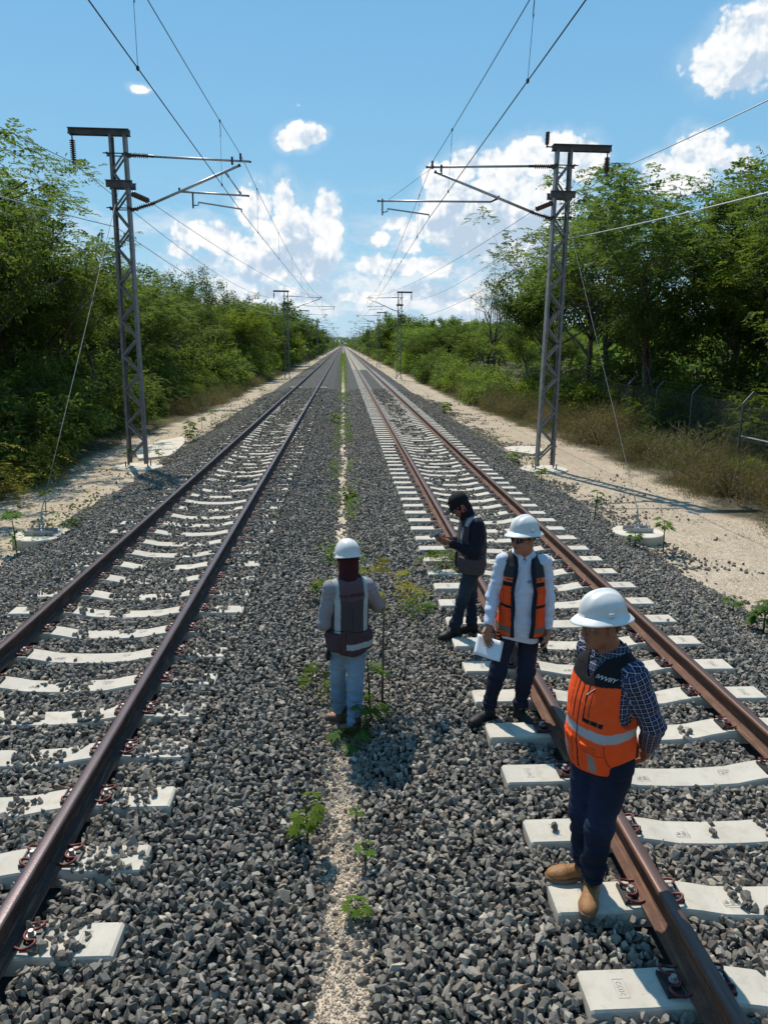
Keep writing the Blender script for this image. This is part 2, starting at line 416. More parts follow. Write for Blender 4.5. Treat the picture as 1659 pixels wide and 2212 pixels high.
# spring clip with its guide plate; rail foot lies towards -x
def clip_meshes():
    q = [(-.020, .078, .030), (.012, .086, .020), (.050, .086, .030), (.075, .066, .040), (.070, .044, .040), (.045, .034, .030), (.016, .034, .030), (.0, .018, .036)]
    path = q + [(x, -y, z) for x, y, z in q[::-1]]
    # smooth the path
    P = np.array(path)
    for _ in range(2):
        P2 = [P[0]]
        for a, b in zip(P[:-1], P[1:]): P2 += [a*.75+b*.25, a*.25+b*.75]
        P2.append(P[-1]); P = np.array(P2)
    c = MB().tube(P, .0075, 7)
    b = MB(); b.lathe([(.021, .03), (.021, .036), (.016, .037), (.016, .055), (.013, .058)], 6, (.03, 0, 0)); b.lathe([(.024, .028), (.024, .033)], 12, (.03, 0, 0))
    p = MB(); p.box((-.004, -.072, 0.001), (.078, .072, .012)); p.bar((.080, -.072, .008), (.080, .072, .008), .010, .022)
    out = []
    for nm, mb, mt, sm in (('rail_clip', c, M_CLIP, True), ('bolt', b, M_BOLT, False), ('guide_plate', p, M_PLATE, False)):
        o = mb.build(nm, mt, None, sm); me = o.data; bpy.data.objects.remove(o); out.append(me)
    return out
CLIP_ME, BOLT_ME, PLATE_ME = clip_meshes()
def text_mesh(txt, size, depth=.0012):
    cu = bpy.data.curves.new('t', 'FONT'); cu.body = txt; cu.size = size; cu.extrude = depth; cu.align_x = 'CENTER'; cu.align_y = 'CENTER'; cu.resolution_u = 2
    o = bpy.data.objects.new('t', cu); COL.objects.link(o)
    me = bpy.data.meshes.new_from_object(o.evaluated_get(bpy.context.evaluated_depsgraph_get()))
    bpy.data.objects.remove(o); me.name = 'lettering'; return me
def framed_stamp(lines, size):
    me = text_mesh(lines, size)
    v = np.empty(len(me.vertices)*3, np.float32); me.vertices.foreach_get('co', v); v = v.reshape(-1, 3)
    w, h = v[:, 0].max() + .012, v[:, 1].max() + .010; z = .0012
    mb = MB(); mb.v = [tuple(map(float, a)) for a in v]; mb.f = [tuple(p.vertices) for p in me.polygons]
    for a, b in (((-w, -h, 0), (w, -h, 0)), ((w, -h, 0), (w, h, 0)), ((w, h, 0), (-w, h, 0)), ((-w, h, 0), (-w, -h, 0))): mb.bar(a, b, .002, .0024)
    return mb
ST_YEAR = framed_stamp('2022', .042).build('stamp', M_STAMP); ST_NAME = framed_stamp('Itisa\nPRET', .036).build('stamp', M_STAMP)
ST_ME = [ST_YEAR.data, ST_NAME.data]
for o in (ST_YEAR, ST_NAME): bpy.data.objects.remove(o)
ORD = ['nearest', 'second', 'third', 'fourth', 'fifth', 'sixth', 'seventh', 'eighth', 'ninth', 'tenth', 'eleventh', 'twelfth', 'thirteenth', 'fourteenth',
       'fifteenth', 'sixteenth', 'seventeenth', 'eighteenth', 'nineteenth', 'twentieth']
def ordn(k):
    tens = ['', '', 'twenty', 'thirty', 'forty', 'fifty', 'sixty', 'seventy', 'eighty', 'ninety', 'hundred', 'hundred-and-ten', 'hundred-and-twenty', 'hundred-and-thirty', 'hundred-and-forty', 'hundred-and-fifty']
    if k < 20: return ORD[k]
    n = k + 1; T, u = divmod(n, 10)
    if T < 10: base = tens[T]
    elif n < 120: base = 'hundred-and-' ; 
    return f'{tens[T]}-' + ['', 'first', 'second', 'third', 'fourth', 'fifth', 'sixth', 'seventh', 'eighth', 'ninth'][u] if u else tens[T].replace('ty', 'tieth')
SLEEPERS = {1: [], -1: []}
protoC = None
for side in (1, -1):
    cnt = 0
    for k in range(-1 if side > 0 else 0, NS):
        y = S0[side] + .6 * (k + 2)
        if y < (2.2 if side > 0 else 2.0) or (side < 0 and y > 54): continue
        r_ = random.Random(k * 7 + side)
        o = link('sleeper', SL_ME); o.location = (side*TRK + r_.uniform(-.012, .012), y + r_.uniform(-.012, .012), r_.uniform(-.006, .004)); o.rotation_euler = (0, 0, R(r_.uniform(-.5, .5)))
        tone = 'half buried in ballast' if side < 0 else 'with bare ends'
        trk = 'left track' if side < 0 else 'right track, where the men stand'
        if cnt < 85: lab = f'{ordn(cnt)} concrete sleeper from the camera, {tone}, {trk}'
        else: lab = f'thin pale line of a far sleeper of the {trk}'
        tag(o, lab, 'sleeper', f'concrete sleepers of the {"left" if side < 0 else "right"} track')
        SLEEPERS[side].append(y)
        if cnt < 34:
            for rs in (-1, 1):
                for ss in (-1, 1):
                    x = rs*RAILX + ss*.082
                    rot = (0, 0, 0 if ss > 0 else math.pi)
                    c = link('rail_clip', CLIP_ME, None, o); c.location = (x, 0, .002); c.rotation_euler = rot
                    b = link('bolt', BOLT_ME, None, c)
                    p = link('guide_plate', PLATE_ME, None, o); p.location = (x, 0, .002); p.rotation_euler = rot
            if cnt < 14:
                for xs_, mi, rz in ((-1.12, 0, 1.5), (-.30, 1, 1.5), (.33, 1, 1.5), (1.13, 0, 1.5)):
                    s_ = link('stamp', ST_ME[mi], None, o)
                    z_ = -.004 if abs(xs_) > 1 else -.0485
                    s_.location = (xs_, 0, z_ + .0005); s_.rotation_euler = (0, R(9 if xs_ < 0 else -9) if abs(xs_) < 1 else 0, R(90*1))
        cnt += 1
# everything farther down the line, too many and too small to count
for side in (1,):
    v0 = np.array([(-1.3, -.11, -.006), (1.3, -.11, -.006), (1.3, .11, -.006), (-1.3, .11, -.006), (-1.3, -.14, -.2), (1.3, -.14, -.2), (1.3, .14, -.2), (-1.3, .14, -.2)])
    f0 = np.array([(0, 1, 2, 3), (4, 5, 1, 0), (5, 6, 2, 1), (6, 7, 3, 2), (7, 4, 0, 3)])
    ys = S0[side] + .6 * np.arange(NS + 2, 2300)
    v = (v0[None] + np.stack([np.full_like(ys, side*TRK), ys, ys*0], -1)[:, None]).reshape(-1, 3)
    f = (f0[None] + (np.arange(len(ys))*8)[:, None, None]).reshape(-1, 4)
    tag(link('distant_sleepers', mesh_np('distant_sleepers', v, f), M_CONC), f'pale row of distant sleepers merging under the {"left" if side < 0 else "right"} track', 'sleepers', kind='stuff')

# ---- rails
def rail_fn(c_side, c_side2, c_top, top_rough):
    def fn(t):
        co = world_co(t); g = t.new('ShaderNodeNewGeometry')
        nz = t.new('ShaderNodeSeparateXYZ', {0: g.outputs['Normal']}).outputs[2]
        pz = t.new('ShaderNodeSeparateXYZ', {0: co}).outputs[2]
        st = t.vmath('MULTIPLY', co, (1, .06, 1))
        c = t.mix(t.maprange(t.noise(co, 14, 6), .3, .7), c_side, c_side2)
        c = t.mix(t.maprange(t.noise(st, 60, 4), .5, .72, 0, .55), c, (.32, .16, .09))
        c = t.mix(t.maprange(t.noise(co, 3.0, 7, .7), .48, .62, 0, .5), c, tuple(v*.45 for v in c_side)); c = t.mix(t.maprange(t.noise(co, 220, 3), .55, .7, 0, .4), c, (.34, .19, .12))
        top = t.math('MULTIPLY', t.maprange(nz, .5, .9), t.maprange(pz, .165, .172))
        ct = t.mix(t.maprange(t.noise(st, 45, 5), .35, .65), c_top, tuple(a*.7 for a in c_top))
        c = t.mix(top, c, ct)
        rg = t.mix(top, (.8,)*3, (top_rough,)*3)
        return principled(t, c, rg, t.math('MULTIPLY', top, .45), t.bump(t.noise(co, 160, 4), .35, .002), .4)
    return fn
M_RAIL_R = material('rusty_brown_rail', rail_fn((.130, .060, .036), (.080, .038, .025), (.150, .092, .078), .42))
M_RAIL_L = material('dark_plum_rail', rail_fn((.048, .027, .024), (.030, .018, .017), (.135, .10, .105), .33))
PR = [(0, .172), (.020, .1715), (.030, .169), (.0355, .163), (.0362, .150), (.0345, .137), (.012, .126), (.0085, .115), (.0083, .06), (.0105, .038), (.022, .030), (.073, .0125), (.075, .010), (.075, 0)]
PR = PR + [(-x, z) for x, z in PR[:0:-1]]
for side in (-1, 1):
    for rs in (-1, 1):
        ys = np.concatenate([np.arange(-2, 30, 2.), np.arange(30, 160, 10.), np.arange(160, 1441, 80.)])
        n = len(PR); x0 = side*TRK + rs*RAILX
        v = np.array([(x0 + a, y, .008 + b) for y in ys for a, b in PR])
        f = [(i*n+k, i*n+(k+1) % n, (i+1)*n+(k+1) % n, (i+1)*n+k) for i in range(len(ys)-1) for k in range(n)]
        me = mesh_np('rail', v, np.array(f))
        nm = {(-1, -1): 'dark plum-brown outer rail, leftmost of the four', (-1, 1): 'dark plum-brown rail with shiny head, right rail of the left track',
              (1, -1): 'rusty brown rail behind the men, left rail of the right track', (1, 1): 'rusty brown outer rail, rightmost of the four'}[(side, rs)]
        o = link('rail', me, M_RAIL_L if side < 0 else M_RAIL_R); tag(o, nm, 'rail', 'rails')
        bm = bmesh.new(); bm.from_mesh(me); bmesh.ops.recalc_face_normals(bm, faces=bm.faces); bm.to_mesh(me); bm.free()

# ---- crushed stones: points carrying angular stones
def stone_fn(t):
    rnd = t.new('ShaderNodeObjectInfo').outputs['Random']
    co = t.vmath('ADD', obj_co(t), world_co(t))
    r2 = t.math('FRACT', t.math('MULTIPLY', rnd, 37.7))
    c = t.ramp(rnd, [(0, (.060, .054, .047)), (.2, (.112, .101, .086)), (.5, (.178, .159, .134)), (.75, (.248, .220, .182)), (.93, (.345, .302, .245)), (1, (.54, .465, .36))])
    c = t.mix(t.maprange(r2, .78, .97, 0, .6), c, (.22, .15, .10))
    c = t.mix(t.maprange(r2, .16, .0, 0, .5), c, (.12, .125, .085))
    c = t.mix(t.maprange(t.noise(world_co(t), 60, 5), .35, .7, 0, .45), c, (.20, .18, .155))
    return principled(t, c, .82, 0, t.bump(t.noise(world_co(t), 130, 5), .55, .004), .35)
M_STONE = material('grey_crushed_stone', stone_fn)
def stone_tree(name, mat):
    ng = bpy.data.node_groups.new(name, 'GeometryNodeTree')
    ng.interface.new_socket('Geometry', in_out='INPUT', socket_type='NodeSocketGeometry')
    ng.interface.new_socket('Geometry', in_out='OUTPUT', socket_type='NodeSocketGeometry')
    t = NT(ng); gi = t.new('NodeGroupInput'); go = t.new('NodeGroupOutput')
    join = t.new('GeometryNodeJoinGeometry')
    rr = random.Random(5)
    for k in range(14):
        ln = t.new('GeometryNodeMeshLine', {'Count': rr.choice([13, 15, 17, 20, 24])})
        rv = t.new('FunctionNodeRandomValue', data_type='FLOAT_VECTOR'); rv.inputs[0].default_value = (-1, -1, -1); rv.inputs[1].default_value = (1, 1, 1)
        rv.inputs['Seed'].default_value = k * 13 + 3
        nv = t.vmath('NORMALIZE', rv.outputs[0])
        half = t.vmath('ADD', t.vmath('MULTIPLY', nv, (.30, .30, .30)), t.vmath('MULTIPLY', rv.outputs[0], (.24, .24, .24)))
        sp = t.new('GeometryNodeSetPosition', {'Geometry': ln.outputs[0], 'Position': half})
        ch = t.new('GeometryNodeConvexHull', {0: sp.outputs[0]})
        ti = t.new('GeometryNodeGeometryToInstance', {0: ch.outputs[0]})
        t.l.new(ti.outputs[0], join.inputs[0])
    sm = t.new('GeometryNodeSetMaterial', {0: join.outputs[0], 'Material': mat})
    def na(nm, typ): n = t.new('GeometryNodeInputNamedAttribute', data_type=typ); n.inputs[0].default_value = nm; return n.outputs[0]
    m2p = t.new('GeometryNodeMeshToPoints', {0: gi.outputs[0]})
    ip = t.new('GeometryNodeInstanceOnPoints', {'Points': m2p.outputs[0], 'Instance': sm.outputs[0], 'Pick Instance': True,
         'Instance Index': na('pick', 'INT'), 'Rotation': na('rot', 'FLOAT_VECTOR'), 'Scale': na('scl', 'FLOAT_VECTOR')})
    t.l.new(ip.outputs[0], go.inputs[0])
    return ng
NG_STONE = stone_tree('crushed_stone_scatter', M_STONE)
def scatter(name, P, size, label, cat):
    n = len(P)
    me = bpy.data.meshes.new(name); me.vertices.add(n); me.vertices.foreach_set('co', P.astype(np.float32).ravel())
    set_attr(me, 'rot', rng.uniform(-3.14, 3.14, (n, 3)), 'FLOAT_VECTOR'); set_attr(me, 'pick', rng.integers(0, 14, n), 'INT')
    s = size[:, None] * rng.uniform([.9, .66, .5], [1.35, 1.05, .85], (n, 3)); set_attr(me, 'scl', s, 'FLOAT_VECTOR')
    o = link(name, me, M_STONE); md = o.modifiers.new('stones', 'NODES'); md.node_group = NG_STONE
    return tag(o, label, cat, kind='stuff')
def ballast():
    pts = []; sz = []
    for (y0, y1, step, s0) in ((1.8, 9, .034, .048), (9, 16, .038, .051), (16, 32, .046, .058), (32, 52, .064, .076)):
        gx = np.arange(-5.7, 5.7, step); gy = np.arange(y0, y1, step)
        X, Y = np.meshgrid(gx, gy, indexing='ij'); X = X.ravel(); Y = Y.ravel()
        # drop what the camera cannot see (a margin is kept on both sides)
        X = X + rng.uniform(-.55, .55, X.size)*step; Y = Y + rng.uniform(-.55, .55, Y.size)*step
        m = (np.abs(X + .05*Y*0) < .62*Y + 1.6); X = X[m]; Y = Y[m]
        Z = profile(X, Y)
        S = s0 * np.exp(rng.normal(0, .20, X.size))
        ax = np.abs(X); keep = np.ones(X.size, bool)
        # bare strip of sand between the tracks
        cen = .025*np.sin(Y*1.3) + .12*v2(X*0, Y, .5, 8) + .05*v2(X*0, Y, 2.5, 8)
        bare = np.abs(X - cen) < np.interp(Y, [2.6, 3.2, 3.6, 4.0, 4.5, 4.8, 5.05, 6.5, 9, 12, 30], [.11, .085, .035, .03, .055, .03, -.07, -.06, .02, .05, .06]) + .20*v2(X, Y, 6., 1) + .08*v2(X, Y, 2., 9)
        keep &= ~(bare & (rng.random(X.size) > .16))
        for bx, by, br in BLOCKS: keep &= np.hypot(X - bx, Y - by) > br + .03
        # thin out towards the foot of the slope
        edge = 5.25 - (.30*v2(X*0, Y, .35) + .12*v2(X*0, Y, 1.7, 5)) + .35*v2(X, Y, 2.5, 3)
        keep &= ~((ax > edge) & (rng.random(X.size) > .10 * np.exp(-(ax - edge)*3)))
        Z = np.where(ax > 5.2, np.maximum(Z, GZ) + .008, Z)
        for side in (-1, 1):
            lx = X - side*TRK; on = np.abs(lx) < SL_HALF + .012
            ph = (Y - S0[side] + .3) % .6 - .3
            osl = on & (np.abs(ph) < .118)
            kid = np.floor((Y - S0[side] + .3)/.6)
            # stones lying on the sleepers
            nz = v2(lx + kid*3.1, Y*0 + kid*1.7, 5.5, side*4) + .5*v2(lx + kid*2.3, Y, 16., side)
            if side < 0:
                cover = np.interp(np.abs(lx), [0, .35, .55, .62, .86, .92, 1.08, 1.2, 1.3], [.09, .05, -.14, -.5, .15, .66, .60, .20, .12])
                cover = cover + np.where((lx > 0.5), .05, 0) + np.interp(Y, [3, 12, 30, 48], [-.02, .08, .26, .9]) + np.where(lx < -.9, .06, 0)
            else:
                cover = np.interp(np.abs(lx), [0, .35, .5, 1.3], [.0, -.03, -.30, -.36]) + np.interp(Y, [3, 14, 30, 48], [-.02, 0, .14, .5]) * (np.abs(lx) < .55)
            onkeep = osl & ((nz*1.15 + cover) > .22) & (rng.random(X.size) < .75)
            keep &= ~(osl & ~onkeep)
            Z = np.where(onkeep, np.interp(np.abs(lx), [0, .36, .6, 1.3], [-.057, -.045, 0, -.004]) + S*.22, Z)
            # level between sleepers
            btw = on & ~osl
            lev = -.052 if side > 0 else -.040
            Z = np.where(btw, lev + np.interp(np.abs(lx), [0, .45, .6, 1.0, 1.3], [-.035, -.02, 0, 0, .018 if side < 0 else 0]) + .03*v2(X, Y, 3., 6), Z)
            # rails and clips stay clear
            for rs in (-1, 1):
                d = np.abs(lx - rs*RAILX)
                keep &= ~((d < .086) & on)
                keep &= ~((d < .17) & on & (np.abs(ph) < .13) & (rng.random(X.size) > (.75 if side < 0 else .04)))
                Z = np.where((d < .13) & btw, Z - .012, Z)
        Z = Z + rng.uniform(-.016, .014, X.size)
        keep &= (rng.random(X.size) < .93)
        pts.append(np.stack([X, Y, Z], -1)[keep]); sz.append(S[keep])
    P = np.concatenate(pts); S = np.concatenate(sz)
    print('ballast stones', len(P))
    scatter('ballast', P, S, 'dark grey crushed stone ballast around both tracks', 'ballast')
ballast()
# stray stones on the sandy path
def strays():
    n = 15000
    side = np.where(rng.random(n) < .62, 1, -1); Y = rng.uniform(6, 48, n)
    X = 5.2 + rng.exponential(.55, n); 
    cl = v2(X*side, Y, 1.1, 11) + .5*v2(X*side, Y, 3.1, 12)
    k = (cl > .03) & (X < 7.6) & ((side > 0) | (rng.random(n) < .3)); X = X[k]*side[k]; Y = Y[k]
    Z = profile(X, Y) + .012
    scatter('stray_stones', np.stack([X, Y, Z], -1), .048*np.exp(rng.normal(0, .3, len(X))), 'loose dark stones strewn over the pale sand path', 'stones')
strays()
# pale chips of limestone in the strip between the tracks and on the near path
def chips():
    n = 26000
    X = rng.normal(0, .13, n); Y = 2 + 8.5*rng.random(n)**1.3; Z = np.maximum(profile(X, Y), -.303) + .001
    k = np.abs(X) < .30; X = X[k]; Y = Y[k]; Z = np.full(len(X), -.3)
    return np.stack([X, Y, Z], -1)
M_CHIP = simple('limestone_chips', (.60, .49, .37), (.40, .31, .22), 40, .9, world=True)
NG_CHIP = stone_tree('chip_scatter', M_CHIP)
P = chips(); _keep = NG_STONE; NG_STONE = NG_CHIP
scatter('limestone_chips', P, np.full(len(P), .011)*np.exp(rng.normal(0, .4, len(P))), 'fine pale limestone chips in the strip between the tracks', 'gravel'); NG_STONE = _keep
# ================================================================== OVERHEAD LINE
M_STEEL = simple('galvanised_steel', (.17, .168, .165), (.27, .265, .26), 5, .55, .25, .25, .002, 30)
M_STEELD = simple('weathered_steel', (.10, .098, .10), (.16, .157, .16), 5, .6, .3, .25, .002, 30)
M_ALU = simple('aluminium_tube', (.46, .45, .45), (.58, .57, .57), 4, .42, .45, .1, .001, 60)
M_INS = simple('brown_insulator', (.085, .042, .036), (.12, .06, .05), 10, .35, 0, 0)
M_FIT = simple('dark_fitting', (.045, .046, .05), (.08, .08, .085), 20, .5, .5, 0)
M_WIRE = simple('dark_wire', (.035, .036, .045), None, rough=.5, metal=.4, bump=0)
M_WIREL = simple('bright_aluminium_wire', (.50, .50, .50), None, rough=.45, metal=.5, bump=0)
M_GALV = simple('bright_galvanised_steel', (.34, .34, .34), (.46, .46, .46), 12, .5, .3)
M_FOUND = simple('foundation_concrete', (.50, .44, .35), (.62, .56, .47), 3, .9, 0, .4, .006, 25, world=True)
MY = {-1: 20.58, 1: 20.43}
BASE = {s: np.array([at_z(*p, GZ)[0], MY[s], GZ]) for s, p in ((-1, (300, 1010)), (1, (1175, 1015)))}
def LP(side, x, y, dy=0.0):
    """view pixel -> local point of the near mast, in the plane of its bracket"""
    p = at_y(x, y, MY[side] + dy) - BASE[side]; return Vector((float(p[0]), dy, float(p[2])))
def insulator(mb, a, b, r=.055, n=9, core=.02):
    a = Vector(a); b = Vector(b); d = b - a; L = d.length
    prof = [(core, 0)]
    for i in range(n):
        z0 = L*(i + .25)/n
        prof += [(core*1.2, z0), (r, z0 + .01), (r, z0 + .016), (core*1.2, z0 + .03)]
    prof += [(core, L)]
    mb.lathe(prof, 12, a, d); return mb
def make_mast(side, kind):
    """kind A: registration tube ends past the wire and is hung from the bracket; B: long registration tube, arm pulls back"""
    src = -1 if kind == 'A' else 1
    mir = 1 if src == side else -1
    def P(x, y, dy=0.0):
        v = LP(src, x, y, dy); return Vector((v.x*mir, v.y, v.z))
    root = empty('catenary_mast')
    H = LP(src, 256, 293).z if src < 0 else LP(src, 1220, 326).z
    w0, w1, dep = .25, .20, .13
    for s in (-1, 1):
        mb = MB()
        for z0, z1 in ((0.12, H),):
            a0 = Vector((s*w0, 0, z0)); a1 = Vector((s*w1, 0, z1))
            mb.bar(a0 + Vector((s*.0, 0, 0)), a1, .012, dep*2, (0, 1, 0))
            for q in (-1, 1): mb.bar(a0 + Vector((-s*.028, q*dep, 0)), a1 + Vector((-s*.028, q*dep, 0)), .06, .012, (0, 1, 0))
        mb.build('leg_channel', M_STEEL, root)
    z = .3; k = 0; lac = MB(); st = .46
    while z + st < H - .15:
        wa = w0 + (w1-w0)*z/H - .03; wb = w0 + (w1-w0)*(z+st)/H - .03; s = 1 if k % 2 else -1
        for q in (-1, 1):
            lac.bar((s*wa, q*(dep - .012), z), (-s*wb, q*(dep - .012), z + st), .052, .01, (0, 1, 0))
        z += st; k += 1
    lac.build('lacing', M_STEEL, root)
    ft = MB()
    for s in (-1, 1):
        ft.box((s*.25 - .11, -.2, .0), (s*.25 + .11, .2, .03))
        for q in (-1, 1): ft.lathe([(.018, .0), (.018, .16)], 8, (s*.30, q*.16, .03))
    ft.build('base_plate', M_STEELD, root)
    # top beam carrying the feeder
    xo = (LP(-1, 149, 290).x if src < 0 else LP(1, 1319, 324).x)*mir; xi = (LP(-1, 281, 293).x if src < 0 else LP(1, 1193, 320).x)*mir
    tb = MB()
    for q in (-1, 1):
        tb.bar((xo, q*.05, H + .07), (xi, q*.05, H + .07), .01, .14); tb.bar((xo, q*.08, H + .005), (xi, q*.08, H + .005), .07, .01); tb.bar((xo, q*.08, H + .14), (xi, q*.08, H + .14), .07, .01)
    for xx in (xo*.9, xi*.7): tb.box((xx - .05, -.06, H + .02), (xx + .05, .06, H + .03))
    tb.build('top_beam', M_STEELD, root)
    if src < 0: a, b = P(156, 297), P(168, 352)
    else: a, b = P(1312, 330), P(1303, 378)
    a.x = xo - (.08 if xo > 0 else -.08); b.x = a.x; a.z = H
    hi = MB(); insulator(hi, a + Vector((0, 0, -.12)), b + Vector((0, 0, .06)), .075, 10, .025); hi.build('hanging_insulator', M_INS, root, True)
    fx = MB(); fx.tube([a + Vector((0, 0, .02)), a + Vector((0, 0, -.13))], .018, 6); fx.tube([b + Vector((0, 0, .07)), b], .02, 6); fx.bar(b + Vector((0, -.11, 0)), b + Vector((0, .11, 0)), .035, .05); fx.build('suspension_clamp', M_FIT, root)
    feed = b.copy()
    # clamp plates round the mast
    zc = P(260, 400).z if src < 0 else P(1215, 423).z
    pl = MB()
    for q in (-1, 1): pl.bar((-.33, q*(dep + .03), zc), (.33, q*(dep + .03), zc), .05, .16); pl.bar((-.34, q*(dep+.07), zc+.08), (.34, q*(dep+.07), zc+.08), .06, .012)
    pl.build('clamp_plate', M_STEELD, root)
    # cantilever
    if src < 0:
        tt0, tt1, ti0, ti1 = P(540, 349), P(331, 338), P(321, 337), P(287, 335)
        dg0, dg1, di0, di1 = P(516, 358), P(332, 439), P(330, 440), P(292, 452)
        rg0, rg1 = P(536, 423), P(392, 414); jn = P(388, 411)
        br0, br1 = P(417, 419), P(418, 450); sa0, sa1 = P(429, 437), P(523, 452)
        mp = P(520, 338); cl = P(502, 347)
    else:
        tt0, tt1, ti0, ti1 = P(923, 361), P(1143, 359), P(1154, 359), P(1189, 359)
        dg0, dg1, di0, di1 = P(942, 372), P(1148, 458), P(1150, 459), P(1186, 471)
        rg0, rg1 = P(818, 434), P(1059, 436); jn = P(1077, 428)
        br0, br1 = P(826, 433), P(826, 465); sa0, sa1 = P(837, 451), P(927, 464)
        mp = P(934, 354); cl = P(953, 364)
    sgn = 1 if ti1.x > tt0.x else -1                     # towards the mast
    ed = -sgn*.20
    hing = lambda z: Vector((ed*1.05, 0, z))
    MB().tube([tt0, tt1], .030, 12).build('top_tube', M_ALU, root, True)
    MB().tube([dg0, dg1], .036, 12).build('bracket_tube', M_ALU, root, True)
    rt = MB().tube([rg0, rg1], .026, 12).build('registration_tube', M_ALU, root, True)
    i1 = MB(); insulator(i1, ti0, ti1, .065, 8, .026); i1.build('insulator', M_INS, root, True)
    i2 = MB(); insulator(i2, di0, di1, .065, 8, .026); i2.build('insulator', M_INS, root, True)
    f = MB()
    f.tube([tt1 - (tt1-tt0).normalized()*.02, ti0], .034, 10); f.tube([dg1 - (dg1-dg0).normalized()*.04, di0 + (di1-di0).normalized()*.03], .042, 10)
    f.tube([ti1, hing(ti1.z)], .022, 8); f.tube([di1, hing(di1.z)], .022, 8)
    for zz in (ti1.z, di1.z):
        for q in (-1, 1): f.bar((-.36, q*(dep+.02), zz), (.36, q*(dep+.02), zz), .02, .025)
        f.bar((ed*1.15, -.17, zz), (ed*1.15, .17, zz), .05, .07); f.bar((-ed*1.3, -.17, zz), (-ed*1.3, .17, zz), .04, .05)
    f.tube([tt0, tt0 + (tt0-tt1).normalized()*.035], .033, 10); f.tube([dg0, dg0 + (dg0-dg1).normalized()*.05], .040, 10); f.tube([rg0, rg0 + (rg0-rg1).normalized()*.035], .030, 10)
    f.bar(cl + Vector((0, 0, .09)), cl + Vector((0, 0, -.10)), .05, .06); f.bar(mp + Vector((0, 0, .07)), mp + Vector((0, 0, -.12)), .05, .06, (0, 1, 0))
    f.tube([rg1, rg1 + (jn-rg1)*.6, jn, jn + Vector((0, 0, .06))], .026, 8)
    f.bar(br0 + Vector((0, 0, .04)), br1, .035, .05); f.tube([br1 + Vector((0, 0, .07)), sa0 + Vector((0, 0, -.07)), sa0], .014, 6)
    f.build('fittings', M_FIT, root)
    sa = MB(); sa.bar(sa0, sa1, .03, .035); sa.bar(sa1, sa1 + Vector((0, 0, -.07)), .02, .03); sa.build('steady_arm', M_ALU, root)
    if kind == 'A':
        s0, s1 = P(488, 373), P(521, 419)
        MB().tube([s0, s1], .017, 8).tube([s0, s0 + (s1-s0)*.2], .03, 8).tube([s1, s1 + (s0-s1)*.15], .03, 8).build('strut', M_ALU, root, True)
    else:
        MB().tube([P(934, 362), P(840, 431)], .005, 5).build('stay_wire', M_WIRE, root)
    return root, dict(H=H, feed=feed, contact=sa1 + Vector((0, 0, -.08)), mess=mp + Vector((0, 0, .05)), zc=zc)
mastA = {}; INFO = {}
near_kind = {-1: 'A', 1: 'B'}
for side in (-1, 1):
    for kd in ('A', 'B'): mastA[(side, kd)], INFO[(side, kd)] = make_mast(side, kd)
MAST_Y = [20.5, 75.6, 120.2, 166, 212, 258, 304, 350, 396, 442, 488]
PLACED = {-1: [], 1: []}
used = set()
wn = ['nearest', 'second', 'third', 'fourth', 'fifth', 'sixth', 'seventh', 'eighth', 'ninth', 'tenth', 'farthest']
for side in (-1, 1):
    for i, y in enumerate(MAST_Y):
        kd = near_kind[side] if i % 2 == 0 else ('B' if near_kind[side] == 'A' else 'A')
        p = mastA[(side, kd)]
        o = p if (side, kd) not in used else copy_tree(p); used.add((side, kd))
        yy = MY[side] if i == 0 else y
        bx = BASE[side][0] * (1.0 if i == 0 else .985)
        o.location = (bx, yy, GZ + .0)
        where = 'on the left of the tracks' if side < 0 else 'on the right of the tracks'
        look = 'tall grey lattice' if i == 0 else ('grey lattice' if i < 4 else 'tiny distant lattice')
        tag(o, f'{look} mast with wire bracket, {wn[i]} one {where}', 'mast', 'lattice masts of the overhead line')
        PLACED[side].append((Vector((bx, yy, GZ)), INFO[(side, kd)]))
# the near right mast also carries an upright insulator
mb = MB(); a, b = LP(1, 1181, 313), LP(1, 1183, 285); insulator(mb, a, b, .06, 9, .03)
o = mb.build('upright_insulator', M_INS, None, True); o.parent = [x for x in bpy.data.objects if x.name.startswith('catenary_mast') and abs(x.location.y - MY[1]) < .01][0]
m2 = MB().tube([a + Vector((0, 0, -.04)), LP(1, 1196, 318)], .018, 6).tube([a + Vector((0, 0, -.07)), a], .02, 6).build('insulator_arm', M_FIT, o.parent)
# foundations, one under each near mast
for side in (-1, 1):
    for i in range(3):
        m = MB(); m.lathe([(.66, -.25), (.66, .0), (.64, .02)], 40); c = m.build('mast_foundation', M_FOUND)
        p = PLACED[side][i][0]; c.location = (p.x, p.y, GZ + .02)
        tag(c, f'round concrete footing under the {wn[i]} mast on the {"left" if side < 0 else "right"}', 'footing', 'mast footings')
        PLACED[side][i][0].z = GZ
